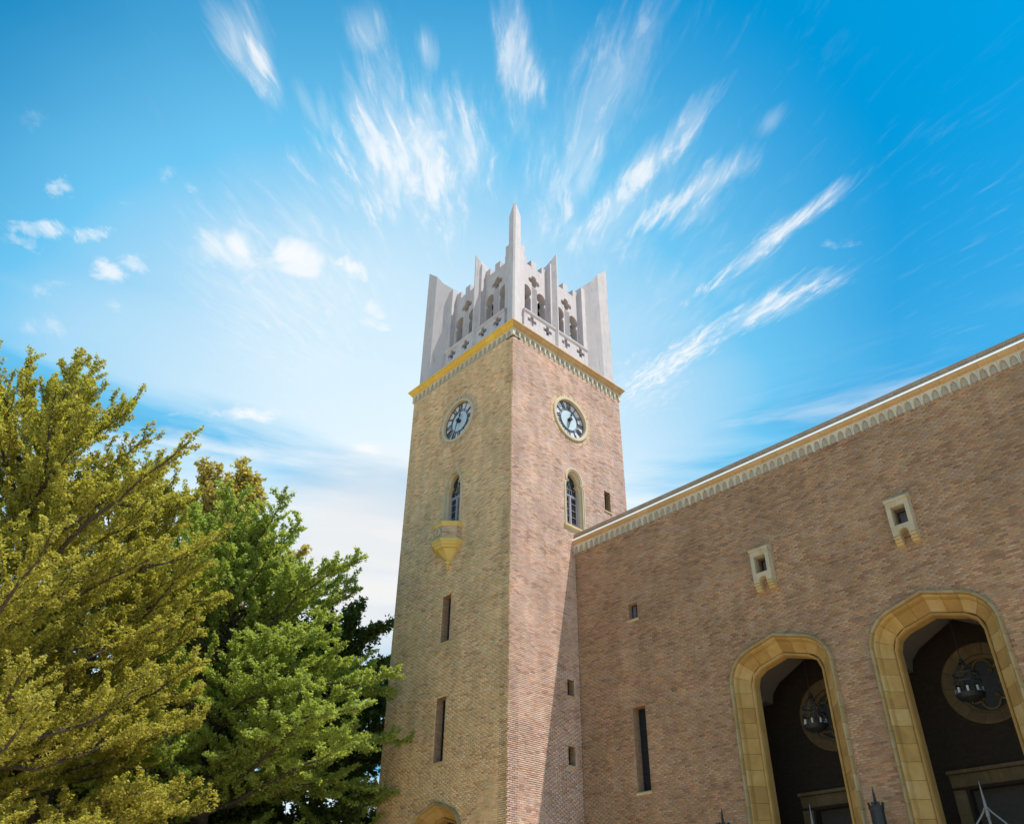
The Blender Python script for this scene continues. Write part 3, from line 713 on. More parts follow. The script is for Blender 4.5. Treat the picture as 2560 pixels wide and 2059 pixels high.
def arched_window(fr, c, parent, sill=True):
    inner = keyhole(c, **KW)
    def off(d, dv=0.0):
        k = dict(KW); k['hw'] += d; k['r'] += d; k['v0'] = KW['v0']-dv
        return keyhole(c, **k)
    mb = MB()
    # moulded stone surround stepping out of the wall
    rings_ = []
    steps = [(0.0, -0.36), (0.0, -0.16), (0.05, -0.07), (0.055, 0.03), (0.085, 0.045), (0.10, 0.02), (0.13, 0.02), (0.14, 0.06), (0.19, 0.06), (0.205, 0.0), (0.205, -0.05)]
    cols = [[fr(u, v, w) for u, v in off(d)] for d, w in steps]
    mb.rings(cols, closed=False, caps=False)
    st = mb.build('window', RIMST, parent)
    if sill:
        mb = MB(); mb.prism([fr(c-0.76, KW['v0']+0.0, -0.02), fr(c-0.76, KW['v0']-0.02, 0.10), fr(c-0.76, KW['v0']-0.13, 0.10), fr(c-0.76, KW['v0']-0.2, 0.05), fr(c-0.76, KW['v0']-0.24, 0.0)],
                            [fr(c+0.76, KW['v0']+0.0, -0.02), fr(c+0.76, KW['v0']-0.02, 0.10), fr(c+0.76, KW['v0']-0.13, 0.10), fr(c+0.76, KW['v0']-0.2, 0.05), fr(c+0.76, KW['v0']-0.24, 0.0)])
        mb.build('sill', SILL, st)
    v0 = KW['v0']; hw = KW['hw']; vt = 21.10
    mb = MB(); mb.plate(fr, off(0.01), [], -0.345, -0.335); mb.build('pane', GLASS, st)
    mb = MB()
    for u in (-hw, hw-0.05): mb.box(fr, c+u, c+u+0.05, v0, vt+0.4, -0.33, -0.27)
    mb.box(fr, c-0.035, c+0.035, v0, vt, -0.332, -0.25)
    mb.box(fr, c-hw+0.05, c+hw-0.05, vt-0.035, vt+0.035, -0.331, -0.245)
    for s in (-1, 1):
        a, b = (c-hw+0.05, c-0.035) if s < 0 else (c+0.035, c+hw-0.05)
        for u in (a+0.002, b-0.034): mb.box(fr, u, u+0.032, v0+0.02, vt-0.04, -0.328, -0.275)
        mb.box(fr, a+0.034, b-0.034, v0+0.02, v0+0.055, -0.327, -0.278); mb.box(fr, a+0.034, b-0.034, vt-0.075, vt-0.04, -0.327, -0.278)
    mb.build('frame', STEEL, st)
    for s in (-1, 1):
        a, b = (c-hw+0.084, c-0.07) if s < 0 else (c+0.07, c+hw-0.084)
        for k in range(1, 5):
            y = v0+(vt-v0)*k/5; mb = MB(); mb.box(fr, a, b, y-0.009, y+0.009, -0.333, -0.30); mb.build('glazing_bar', STEEL, st)
    for pts in ([(c-0.2, vt+0.03), (c-0.12, vt+0.45), (c, vt+0.75)], [(c+0.2, vt+0.03), (c+0.12, vt+0.45), (c, vt+0.75)], [(c, vt+0.03), (c, vt+1.05)], [(c-0.38, vt+0.38), (c+0.38, vt+0.38)]):
        mb = MB(); mb.tube([fr(x, y, -0.315) for x, y in pts], 0.012, 5); mb.build('glazing_bar', STEEL, st)
arched_window(FF, -4.08, TOWER, sill=False); arched_window(FS, 4.08, TOWER)

# ------------------------------------------------------------------ oriel balcony
def oriel():
    c = -4.08
    def plan(s, z, e=0.0):
        a, b, d, k = 0.33*s+e*0.41, 0.85*s+e, 0.82*s+e, 0.28*s+e*0.41
        return [FF(c-b, z, 0.0), FF(c-b, z, k), FF(c-a, z, d), FF(c+a, z, d), FF(c+b, z, k), FF(c+b, z, 0.0)]
    OY = ORIELST
    mb = MB(); mb.rings([plan(0.90, 18.45), plan(0.90, 19.12)]); root = mb.build('oriel', [BALB], TOWER)
    # facing bricks of the parapet
    P = plan(0.90, 0.0)
    for i in range(5):
        A, B = P[i], P[i+1]; L = (B-A).length
        if L < 0.05: continue
        t = (B-A)/L; nrm = Vector((t.y, -t.x, 0))
        if nrm.dot(Vector((c, 0.2, 0))-A) > 0: nrm = -nrm
        for r in range(8):
            z = 18.50+r*0.075; x = -0.118 if r % 2 else 0.0
            while x < L:
                x0, x1 = max(x, 0.004), min(x+0.227, L-0.004)
                if x1-x0 > 0.03:
                    mid = (A+t*(x0+x1)/2); 
                    if not (i == 2 and abs((mid-FF(c, 0, 0)).x) < 0.2 and 18.66 < z < 19.02):
                        mb = MB(); q = [A+t*x0, A+t*x1]
                        V0 = [q[0]+Vector((0, 0, z)), q[1]+Vector((0, 0, z)), q[1]+Vector((0, 0, z+0.065)), q[0]+Vector((0, 0, z+0.065))]
                        mb.prism(V0, [p+nrm*0.012 for p in V0]); o = mb.build('brick', BRICK_ONE, root)
                        k = PAL[random.choice([1, 1, 3, 0, 4, 0])]*random.uniform(0.8, 1.05); o.color = (*k, 1)
                x += 0.237
    mb = MB(); mb.rings([plan(0.90, 19.06), plan(0.96, 19.10), plan(0.97, 19.16), plan(1.02, 19.20), plan(1.02, 19.26), plan(0.99, 19.30)]); mb.build('rail', ORIELST, root)
    mb = MB(); mb.rings([plan(0.66, 18.04), plan(0.80, 18.07), plan(0.84, 18.14), plan(0.93, 18.18), plan(0.95, 18.26), plan(1.03, 18.31), plan(1.04, 18.40), plan(0.91, 18.52)]); mb.build('ledge', ORIELST, root)
    mb = MB(); mb.rings([plan(0.09, 17.54), plan(0.16, 17.60), plan(0.64, 18.05)]); mb.build('corbel_cone', ORIELST, root)
    mb = MB()
    mb.lathe((c, -0.07, 0), [(0.02, 17.16), (0.05, 17.20), (0.055, 17.25), (0.03, 17.29), (0.09, 17.33), (0.13, 17.36), (0.10, 17.41), (0.06, 17.44), (0.16, 17.47), (0.20, 17.52), (0.15, 17.57), (0.08, 17.59)], 14)
    mb.build('finial', OY, root, smooth=True)
    f2 = Frame((0, -0.82*0.90, 0), (1, 0, 0), (0, -1, 0)); mb = MB(); rs = []
    for i in range(33):
        a = 2*math.pi*i/32; rs.append([f2(c+r*math.cos(a), 18.82+r*math.sin(a), w) for r, w in ((0.12, 0.0), (0.12, 0.05), (0.15, 0.07), (0.19, 0.05), (0.19, 0.0))])
    mb.rings(rs, caps=False)
    for k in range(4):
        a = math.pi/2*k+math.pi/4; mb.lathe((0, 0, -50), [(0.01, 0), (0.01, 0.01)], 4) if False else None
        rs = [[f2(c+0.075*math.cos(a)+r*math.cos(b), 18.82+0.075*math.sin(a)+r*math.sin(b), w) for r, w in ((0.035, 0.0), (0.04, 0.045), (0.06, 0.045), (0.062, 0.0))] for b in [2*math.pi*i/14 for i in range(15)]]
        mb.rings(rs, caps=False)
    mb.build('medallion', RIMST, root)
ORIELST = stone_mat('oriel_sandstone', [(0.3, (0.60, 0.44, 0.14)), (0.5, (0.69, 0.52, 0.19)), (0.75, (0.70, 0.57, 0.30))], stain=(0.44, 0.30, 0.06), stain_amt=0.4, dark=0.2)
BALB = plain('oriel_mortar', (0.34, 0.27, 0.20), 0.95)
oriel()

# ------------------------------------------------------------------ tower door arch (only its head is in view)
K = 0.83
SPLAY = [(d*K, w) for d, w in [(0.10, -0.42), (0.44, -0.15), (0.475, -0.15), (0.50, -0.07), (0.54, 0.0), (0.60, 0.03), (0.625, 0.02), (0.625, -0.5), (0.10, -0.5)]]
HOOD = [(d*K, w) for d, w in [(0.628, -0.06), (0.628, 0.05), (0.645, 0.12), (0.69, 0.155), (0.735, 0.13), (0.78, 0.012), (0.78, -0.06)]]
ROLL = [(d*K, w) for d, w in [(-0.035, -0.75), (-0.035, -0.50), (-0.03, -0.43), (0.0, -0.375), (0.04, -0.36), (0.075, -0.385), (0.085, -0.44), (0.096, -0.45), (0.096, -0.75)]]
k_ = 0.88
arch_set(DOOR, FF, [(d*k_, w) for d, w in SPLAY], [(d*k_, w) for d, w in HOOD], ROLL, TOWER, name='door_surround')
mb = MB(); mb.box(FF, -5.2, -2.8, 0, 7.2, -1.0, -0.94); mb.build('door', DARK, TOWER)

# ------------------------------------------------------------------ frieze and cornice of the tower
def frieze_block(fr, u0, u1, cells, v0, v1, w0, w1, mat, parent, name='frieze_block', aw=0.142, rise=0.30, tip=0.0):
    """stone with blind pointed arches cut up from its lower edge"""
    out = [(u0, v1)]
    x = u0
    out.append((u0, v0))
    for c in cells:
        h = aw; zs = v0+(v1-v0)*0.20; top = v0+(v1-v0)*0.84
        arc = [(c-h, v0)]
        for i in range(7):
            t = i/6; arc.append((c-h*(1-t**1.7), zs+(top-zs)*math.sin(t*math.pi/2)**0.95))
        out += arc+[(2*c-x_, y_) for x_, y_ in arc[-2::-1]]
    out += [(u1, v0), (u1, v1)]
    # drop duplicates
    o2 = []
    for p_ in out:
        if not o2 or (abs(p_[0]-o2[-1][0])+abs(p_[1]-o2[-1][1])) > 1e-6: o2.append(p_)
    mb = MB(); mb.plate(fr, o2, [], w0, w1)
    return mb.build(name, mat, parent)
def sweep_stone(fr, prof, u0, u1, mat, parent, name, m0=0.0, m1=0.0):
    """straight moulded stone; m0, m1 mitre the ends outwards with w"""
    mb = MB(); mb.rings([[fr(u0-m0*w, v, w) for w, v in prof], [fr(u1+m1*w, v, w) for w, v in prof]])
    return mb.build(name, mat, parent)
FRBACK = stone_mat('pale_frieze_backing', [(0.3, (0.36, 0.31, 0.25)), (0.7, (0.46, 0.41, 0.34))], dark=0.3)
TCOR = [(-0.3, 28.98), (0.085, 28.98), (0.125, 29.00), (0.135, 29.04), (0.115, 29.06), (0.16, 29.09), (0.20, 29.14), (0.225, 29.20), (0.23, 29.215), (0.265, 29.225), (0.285, 29.26), (0.285, 29.31), (0.27, 29.345), (-0.3, 29.40)]
sp = 8.16/22
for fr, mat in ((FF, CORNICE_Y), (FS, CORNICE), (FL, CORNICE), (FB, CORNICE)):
    o = -8.0 if fr is FF else 0.0
    fm = PALE
    n = 11
    a0, a1 = -0.08, 8.08
    for i in range(n):
        e = 0.08 if fr in (FF, FB) else -0.021
        x0 = 0.04+0.72*i if i else -e; x1 = 0.76+0.72*i if i < n-1 else 8.0+e
        frieze_block(fr, o+x0+0.002, o+x1-0.002, [o+0.22+0.72*i, o+0.58+0.72*i], 28.56, 29.0, -0.02, 0.08, fm, TOWER)
    n = 13
    for i in range(n):
        u0 = 8.0*i/n; u1 = 8.0*(i+1)/n
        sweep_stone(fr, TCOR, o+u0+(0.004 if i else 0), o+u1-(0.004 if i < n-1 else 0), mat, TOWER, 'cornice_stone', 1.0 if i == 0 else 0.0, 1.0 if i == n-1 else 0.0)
for fr, a, b in ((FF, -8.014, 0.014), (FS, 0.0, 8.0)):
    mb = MB(); mb.box(fr, a, b, 28.57, 28.985, 0.0, 0.014); mb.build('frieze_back', FRBACK, TOWER)
mb = MB(); mb.box(FF, -8.0, 0.0, 29.36, 29.42, -8.0, 0.0); mb.build('crown_floor', CONC, TOWER)

# ------------------------------------------------------------------ crown of the tower
CZ = 29.42
def lancet(c):
    pts = [(0.31, CZ+0.9), (0.31, 33.30), (0.29, 33.40), (0.22, 33.47), (0.215, 33.56), (0.30, 33.62)]
    pts += [(0.345*math.cos(a), 33.86+0.42*math.sin(a)) for a in [R(-18+108*i/10) for i in range(11)]]
    return [(c+x, y) for x, y in pts]+[(c-x, y) for x, y in pts[-2::-1]]
def quatrefoil(c, cv, r=0.185, o=0.25, n=64):
    out = []
    for i in range(n):
        a = 2*math.pi*(i+0.5)/n; best = 0
        for k in range(4):
            b = a-k*math.pi/2; x, y = o*math.cos(b), o*math.sin(b)
            disc = r*r-y*y
            if disc > 0: best = max(best, x+math.sqrt(disc))
        out.append((c+best*math.cos(a), cv+best*math.sin(a)))
    return out
def cross(c, cv, a=0.115, b=0.32): return [(c+x, cv+y) for x, y in [(-a, -b), (a, -b), (a, -a), (b, -a), (b, a), (a, a), (a, b), (-a, b), (-a, a), (-b, a), (-b, -a), (-a, -a)]]
def crown_side(fr, o):
    """one side of the crown: wall with notched top, lancets and quatrefoils, balustrades, shafts, middle fin"""
    top = 36.45; cut = 35.92
    a, b = o+1.22+(0.0 if fr in (FF, FB) else 0.45), o+6.78-(0.0 if fr in (FF, FB) else 0.45)
    bays = [o+2.69, o+5.31]; prof = [(a, CZ), (b, CZ), (b, top)]
    for c in bays[::-1]:
        for s in (1, -1):
            e0, e1 = c+s*0.42+0.21, c+s*0.42-0.21
            prof += [(e0, top), (e0, cut), (e1, cut), (e1, top)]
    prof += [(a, top)]
    holes = []
    for c in bays: holes += [lancet(c-0.565), lancet(c+0.565), quatrefoil(c, 34.85)]
    mb = MB(); mb.plate(fr, prof, holes, -1.67, -1.22)
    mb.build('crown_wall', CONC, TOWER)
    for c in bays:
        mb = MB(); mb.plate(fr, rect(c-1.17, c+1.17, CZ, 31.66), [cross(c-0.59, 31.29-0.02), cross(c+0.59, 31.29-0.02)], -0.96, -0.78)
        bal = mb.build('balustrade', CONC, TOWER)
        mb = MB(); mb.rings([[fr(u, v, w) for w, v in [(-1.0, 31.66), (-0.77, 31.66), (-0.73, 31.70), (-0.71, 31.76), (-0.71, 31.82), (-0.75, 31.86), (-1.0, 31.86)]] for u in (c-1.19, c+1.19)])
        mb.build('rail', CONC, bal)
        mb = MB()   # wedge shaft between the pair of lights
        mb.prism([fr(c-0.16, CZ, -1.219), fr(c+0.16, CZ, -1.219), fr(c, CZ, -0.98)], [fr(c-0.16, 34.40, -1.219), fr(c+0.16, 34.40, -1.219), fr(c, 34.05, -0.98)])
        mb.build('shaft', CONC, TOWER)
    c = o+4.0
    mb = MB(); mb.prism([fr(u, CZ, w) for u, w in ((c-0.31, -1.75), (c+0.31, -1.75), (c+0.31, -0.90), (c-0.31, -0.90))], [fr(u, z, w) for u, w, z in ((c-0.31, -1.75, 36.75), (c+0.31, -1.75, 36.75), (c+0.31, -0.90, 36.85), (c-0.31, -0.90, 36.85))])
    mb.build('pilaster', CONC, TOWER)
    pl = [(-0.20, -1.60), (0.20, -1.60), (0.20, -0.90), (0.03, -0.64), (-0.03, -0.64), (-0.20, -0.90)]; zz = [36.86, 36.86, 37.14, 37.58, 37.58, 37.14]
    mb = MB(); mb.prism([fr(c+u, CZ, w) for u, w in pl], [fr(c+u, z, w) for (u, w), z in zip(pl, zz)])
    mb.build('fin', CONC, TOWER)
for fr, o in ((FF, -8.0), (FS, 0.0), (FL, 0.0), (FB, 0.0)): crown_side(fr, o)
for cx, cy, ax, ay in ((0, 0, -1, 1), (-8, 0, 1, 1), (0, 8, -1, -1), (-8, 8, 1, -1)):
    q = 1/math.sqrt(2); A = Vector((ax*q, ay*q, 0)); Lt = Vector((-ay*q, ax*q, 0))
    P0 = Vector((cx, cy, 0))
    def at(a, l, z): return P0+A*a+Lt*l+Vector((0, 0, z))
    mb = MB()
    b0, b1 = 0.90, 1.66
    xs = [(ax*b0, ay*b0), (ax*b1, ay*b0), (ax*b1, ay*b1), (ax*b0, ay*b1)]
    zt = [36.62, 36.70, 36.70, 36.70]
    mb.prism([Vector((cx+x, cy+y, CZ)) for x, y in xs], [Vector((cx+x, cy+y, z)) for (x, y), z in zip(xs, zt)])
    mb.build('corner_pier', CONC, TOWER)
    pl = [(0.21, -0.06), (0.74, -0.32), (1.15, -0.32), (1.60, -0.32), (2.05, -0.32), (2.05, 0.32), (1.60, 0.32), (1.15, 0.32), (0.74, 0.32), (0.21, 0.06)]
    hz = {0.21: 38.50, 0.74: 37.98, 1.15: 37.42, 1.60: 36.98, 2.05: 36.72}
    mb = MB(); mb.prism([at(a, l, CZ) for a, l in pl], [at(a, l, hz[a]) for a, l in pl])
    mb.build('corner_fin', CONC, TOWER)
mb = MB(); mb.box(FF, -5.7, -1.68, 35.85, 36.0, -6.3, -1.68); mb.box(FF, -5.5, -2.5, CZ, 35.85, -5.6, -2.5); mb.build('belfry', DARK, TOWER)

# ------------------------------------------------------------------ auditorium front
WX = 26.0
ARC = [9.05, 14.15, 19.25]
ARCH = [Arch(c, 1.30, 0.55, 10.36, 0.0, 74) for c in ARC]
WWIN = [(2.83, 3.28, 14.02, 14.66)]; WSL = [(2.68, 3.29, 7.48, 10.52)]
CW = [9.16, 14.25, 19.34]
holes = [a.loop(0.48) for a in ARCH]+[rect(*a) for a in WWIN+WSL]+[rect(c-0.23, c+0.23, 13.97, 14.62) for c in CW]
mb = MB(); mb.plate(FW, rect(0.0, WX, 0, 18.6), holes, -0.5, 0.0, 0, 1)
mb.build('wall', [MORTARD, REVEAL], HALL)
wc = [arch_cut(a, 0.635) for a in ARCH]+[rect_cut(a, b, c-0.14, d) for a, b, c, d in WWIN+WSL]+[rect_cut(a-0.05, b+0.05, c-0.14, c-0.02) for a, b, c, d in WWIN+WSL]+[rect_cut(c-0.30, c+0.30, 13.7, 14.75) for c in CW]
brick_face(FW, 0.014, 24.0, 0.0, 17.94, cuts_of(wc), wW, (0.70, 0.605, 0.57), HALL, n_single=300)  # same brick as the tower, the front's darker shade put into the tint
mb = MB(); mb.box(FW, 24.0, WX, 0, 17.9, 0.0, 0.010); mb.build('wall_facing', REVEAL, HALL)
# body of the hall behind, hollow where the porch is
mb = MB()
mb.box(FW, 0.01, WX, 18.45, 18.6, -26, -0.5); mb.box(FW, WX-0.5, WX, 0, 18.45, -26, -0.5); mb.box(FW, 0.01, WX-0.5, 0, 18.45, -26, -25.6); mb.box(FW, 0.01, 0.3, 0, 18.45, -25.6, -4.1)
mb.build('body_wall', [REVEAL], HALL)
mb = MB(); mb.box(FW, 0.0, WX, 18.6, 18.66, -26, -0.6); mb.build('roof', ROOFM, HALL)
# porch shell
DOORS = [(c-1.30, c+1.30, 0.0, 6.70) for c in ARC]
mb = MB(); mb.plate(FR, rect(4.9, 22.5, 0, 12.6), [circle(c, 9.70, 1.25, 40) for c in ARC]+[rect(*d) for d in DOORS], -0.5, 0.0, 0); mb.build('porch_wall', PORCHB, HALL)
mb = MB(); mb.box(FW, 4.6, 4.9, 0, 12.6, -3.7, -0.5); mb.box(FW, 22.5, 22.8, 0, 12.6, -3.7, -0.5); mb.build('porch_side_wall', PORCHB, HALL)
mb = MB(); mb.box(FW, 4.6, 22.8, 12.6, 12.8, -3.7, -0.5); mb.build('porch_ceiling', PORCHF, HALL)  # the porch's dimness is put into the ceiling colour too
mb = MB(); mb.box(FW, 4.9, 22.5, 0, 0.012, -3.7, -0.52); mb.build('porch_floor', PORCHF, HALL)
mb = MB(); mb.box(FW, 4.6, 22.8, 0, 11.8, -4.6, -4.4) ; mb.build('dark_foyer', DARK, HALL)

def splay_arch(a):
    arch_set(a, FW, SPLAY, HOOD, ROLL, HALL)
for a in ARCH: splay_arch(a)

# vault ribs on pendant corbels inside the porch
for c in ARC:
    va = Arch(c, 1.60, 0.75, 10.15, 9.9, 62)
    mb = MB()
    for side in (1, -1): va.block(mb, FW, [(0.0, -0.52), (0.0, -2.05), (0.9, -2.15), (0.9, -0.52)], 0.9, 3, side, 0, 0)
    vr = mb.build('vault_rib', PLASTER, HALL)
    for side in (1, -1):
        mb = MB(); x = c+side*1.72
        def sq(h, z, d0=0.95): return [FW(x-h, z, -d0-h), FW(x+h, z, -d0-h), FW(x+h, z, -d0+h), FW(x-h, z, -d0+h)]
        mb.rings([sq(0.03, 9.50), sq(0.06, 9.58), sq(0.05, 9.63), sq(0.12, 9.70), sq(0.15, 9.86), sq(0.26, 9.98), sq(0.30, 10.06), sq(0.30, 10.18)])
        mb.build('pendant_corbel', PLASTER, vr)

# rose windows and doors of the porch
def rose(c, cv):
    mb = MB(); rs = []
    for i in range(49):
        a = 2*math.pi*i/48; rs.append([FR(c+r*math.cos(a), cv+r*math.sin(a), w) for r, w in ((0.80, -0.32), (0.80, -0.20), (0.86, -0.16), (0.92, -0.16), (0.92, -0.32))])
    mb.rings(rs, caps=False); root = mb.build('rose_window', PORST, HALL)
    n = 14
    for i in range(n):
        a0, a1 = 2*math.pi*i/n+0.005, 2*math.pi*(i+1)/n-0.005; rs = []
        for k in range(5):
            a = a0+(a1-a0)*k/4; rs.append([FR(c+r*math.cos(a), cv+r*math.sin(a), w) for r, w in ((0.90, -0.2), (0.92, -0.08), (1.16, 0.03), (1.22, 0.05), (1.26, 0.03), (1.26, -0.2))])
        mb = MB(); mb.rings(rs); mb.build('stone', PORST, root)
    mb = MB()
    for k in range(6):
        a = math.pi/3*k+math.pi/6; q = (c+0.50*math.cos(a), cv+0.50*math.sin(a)); rs = []
        for i in range(17):
            b = a+R(-135+270*i/16); rs.append([FR(q[0]+r*math.cos(b), q[1]+r*math.sin(b), w) for r, w in ((0.235, -0.30), (0.245, -0.22), (0.30, -0.22), (0.305, -0.30))])
        mb.rings(rs)
    mb.build('tracery', PORST, root)
    mb = MB(); mb.prism([FR(c+x, cv+y, -0.34) for x, y in circle(0, 0, 0.86, 32)], [FR(c+x, cv+y, -0.325) for x, y in circle(0, 0, 0.86, 32)]); mb.build('pane', GLASSR, root)
def porch_door(c):
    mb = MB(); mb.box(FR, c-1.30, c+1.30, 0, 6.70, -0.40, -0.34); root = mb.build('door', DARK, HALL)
    prof = [(0.0, -0.30), (0.02, -0.10), (0.10, 0.02), (0.36, 0.06), (0.42, 0.10), (0.46, 0.05), (0.46, -0.30)]
    for s in (-1, 1):
        z = 0.0
        while z < 6.65:
            z1 = min(z+0.6, 6.70); mb = MB(); mb.rings([[FR(c+s*(1.30+d), y, w) for d, w in prof] for y in (z+0.004, z1-0.004)]); mb.build('jamb_stone', PORST, root); z = z1
    x = c-1.76; k = 6; wd = 3.52/k
    for i in range(k):
        mb = MB(); mb.rings([[FR(xx, 6.70+d, w+0.004) for d, w in prof] for xx in (x+wd*i+0.004, x+wd*(i+1)-0.004)]); mb.build('lintel_stone', PORST, root)
    mb = MB(); mb.box(FR, c-1.80, c+1.80, 7.16, 7.26, -0.02, 0.14); mb.build('lintel_cap', PORST, root)
for c in ARC: rose(c, 9.70); porch_door(c)

# small windows
for a in WSL: slit_window(FW, *a, HALL, deep=0.36)
for a in WWIN: slit_window(FW, *a, HALL, deep=0.22, bars=1, glass=GLASSP)

def corbel_window(c):
    """projecting stone box window on two rolled corbels"""
    w1 = 0.30; zb, zt = 13.52, 14.80
    legs = 0.36
    # front slab outline with the arched gap between the two corbels
    out = [(c-legs, 13.70), (c-0.16, 13.70), (c-0.16, 13.66)]
    out = [(c-legs, 13.62), (c-0.145, 13.62)]+[(c-0.145*math.cos(t), 13.68+0.145*math.sin(t)) for t in [math.pi*i/10 for i in range(11)]]+[(c+0.145, 13.62), (c+legs, 13.62), (c+legs, zt), (c-legs, zt)]
    mb = MB(); mb.plate(FW, out, [rect(c-0.225, c+0.225, 13.97, 14.62)], -0.02, w1)
    root = mb.build('stone_window', BOXST, HALL)
    mb = MB(); mb.rings([[FW(u, v, w) for w, v in [(0.0, zt), (w1+0.01, zt), (w1+0.05, zt+0.02), (w1+0.07, zt+0.06), (w1+0.05, zt+0.10), (w1+0.01, zt+0.13), (0.0, zt+0.30)]] for u in (c-0.38, c+0.38)]); mb.build('cap_stone', BOXST, root)
    for s in (-1, 1):
        a, b = (c-legs, c-0.147) if s < 0 else (c+0.147, c+legs)
        prof = [(0.0, 13.62), (w1-0.01, 13.62)]
        for k, (wc_, rr, zc) in enumerate(((w1-0.045, 0.045, 13.575), (w1-0.085, 0.022, 13.52), (w1-0.10, 0.045, 13.465), (w1-0.15, 0.05, 13.385))):
            for t in range(-3, 4): prof.append((wc_+rr*math.cos(t*0.5), zc-rr*math.sin(t*0.5)*1.0))
        prof += [(0.0, 13.32)]
        mb = MB(); mb.rings([[FW(u, v, w) for w, v in prof] for u in (a, b)]); mb.build('corbel', CORBST, root)
    # joints: thin recessed cuts shown by separate jamb and lintel stones proud of the slab
    for a, b, v0, v1 in ((c-legs-0.004, c-0.229, 13.93, 14.58), (c+0.229, c+legs+0.004, 14.03, 14.66)):
        mb = MB(); mb.box(FW, a, b, v0+0.006, v1-0.006, 0.0, w1+0.006); mb.build('jamb_stone', BOXST, root)
    for a, b in ((c-legs-0.002, c-0.008), (c+0.004, c+legs+0.002)):
        mb = MB(); mb.box(FW, a, b, 14.652, 14.792, 0.0, w1+0.005); mb.build('lintel_stone', BOXST, root)
    mb = MB(); d = -0.22
    for a, b, v0, v1 in ((c-0.225, c-0.19, 13.97, 14.62), (c+0.19, c+0.225, 13.97, 14.62), (c-0.19, c+0.19, 13.97, 14.0), (c-0.19, c+0.19, 14.59, 14.62)): mb.box(FW, a, b, v0, v1, d-0.05, d)
    mb.build('frame', IRON, root)
    mb = MB(); mb.box(FW, c-0.22, c+0.22, 13.975, 14.615, d-0.04, d-0.03); mb.build('pane', GLASSP, root)
BOXST = stone_mat('pale_box_stone', [(0.3, (0.44, 0.36, 0.235)), (0.6, (0.52, 0.44, 0.31)), (0.85, (0.54, 0.48, 0.37))], stain_amt=0.35, dark=0.3)
CORBST = stone_mat('ochre_corbel_stone', [(0.3, (0.46, 0.33, 0.15)), (0.6, (0.54, 0.41, 0.21)), (0.85, (0.56, 0.46, 0.30))], stain_amt=0.35, dark=0.3)
for c in CW: corbel_window(c)

# frieze, cornice, weathering and coping of the hall
n = int(20.4/0.61)
WCOR = [(-0.3, 18.32), (0.10, 18.32), (0.13, 18.325), (0.145, 18.35), (0.125, 18.37), (0.15, 18.39), (0.18, 18.43), (0.195, 18.495), (-0.3, 18.50)]
WWEA = [(0.17, 18.502), (0.198, 18.502), (0.198, 18.515), (0.0, 18.75), (-0.3, 18.76), (-0.3, 18.502)]
WCOP = [(-0.45, 18.765), (0.0, 18.765), (0.045, 18.775), (0.055, 18.80), (0.05, 18.90), (-0.45, 18.92)]
mb = MB(); mb.box(FW, 0.015, WX, 17.945, 18.32, 0.0, 0.014); mb.build('frieze_back', FRBACK, HALL)
u = 0.0
while u < WX-0.1:
    u1 = min(u+0.61, WX)
    frieze_block(FW, u+0.003, u1-0.003, [u+0.1525, u+0.4575] if u1-u > 0.6 else [], 17.90, 18.325, -0.02, 0.095, PALE, HALL, aw=0.118)
    sweep_stone(FW, WCOR, u+0.1+0.003 if u > 0 else 0.0, u1+0.1-0.003, CORNICE, HALL, 'cornice_stone')
    for q in (0, 1):
        a, b = u+0.305*q, u+0.305*(q+1)
        sweep_stone(FW, WWEA, a+0.002, b-0.002, WHITE, HALL, 'weathering_slab'); sweep_stone(FW, WCOP, a+0.15+(0.003 if a else -0.15), b+0.15-0.003, COPING, HALL, 'coping_stone')
    u = u1

# ------------------------------------------------------------------ lanterns in the arches
def hanging_lantern(c, label, y=5.7, z0=8.80):
    t = thing('hanging_lantern', (c, y, z0), label, 'lantern', 'hanging lanterns in the porch arches'); kids = []
    mb = MB(); mb.lathe((c, y, z0), [(0.03, -0.10), (0.05, -0.04), (0.16, 0.0), (0.34, 0.08), (0.41, 0.17), (0.41, 0.21), (0.37, 0.21), (0.30, 0.14), (0.05, 0.10)], 20); kids.append(mb.build('bowl', IRON))
    for i in range(8):
        a = 2*math.pi*(i+0.3)/8; p = (c+0.36*math.cos(a), y+0.36*math.sin(a), z0+0.20)
        mb = MB(); mb.lathe(p, [(0.035, 0), (0.036, 0.17), (0.03, 0.18)], 8); kids.append(mb.build('candle', WAX))
        mb = MB(); mb.tube([(c+0.39*math.cos(a+0.39), y+0.39*math.sin(a+0.39), z0+0.19), (c+0.36*math.cos(a+0.39), y+0.36*math.sin(a+0.39), z0+0.75), (c+0.20*math.cos(a+0.39), y+0.20*math.sin(a+0.39), z0+1.02), (c, y, z0+1.20)], 0.014, 5); kids.append(mb.build('bar', IRON))
    mb = MB()
    for rr, zz in ((0.375, 0.55), (0.34, 0.80)):
        mb.rings([[Vector((c+(rr+dr)*math.cos(2*math.pi*i/20), y+(rr+dr)*math.sin(2*math.pi*i/20), z0+zz+dz)) for dr, dz in ((-0.012, -0.02), (0.012, -0.02), (0.012, 0.02), (-0.012, 0.02))] for i in range(21)], caps=False)
    mb.lathe((c, y, z0+1.14), [(0.02, 0), (0.09, 0.02), (0.06, 0.10), (0.02, 0.16)], 10); kids.append(mb.build('hoop', IRON))
    mb = MB(); mb.tube([(c, y, z0+1.25), (c, y, 12.6)], 0.014, 6); kids.append(mb.build('chain', IRON))
    adopt(t, kids)
hanging_lantern(9.10, 'black iron candle lantern hanging inside the left arch, next to the long slit window')
hanging_lantern(14.16, 'black iron candle lantern hanging inside the right arch, nearest the right edge of the photo')

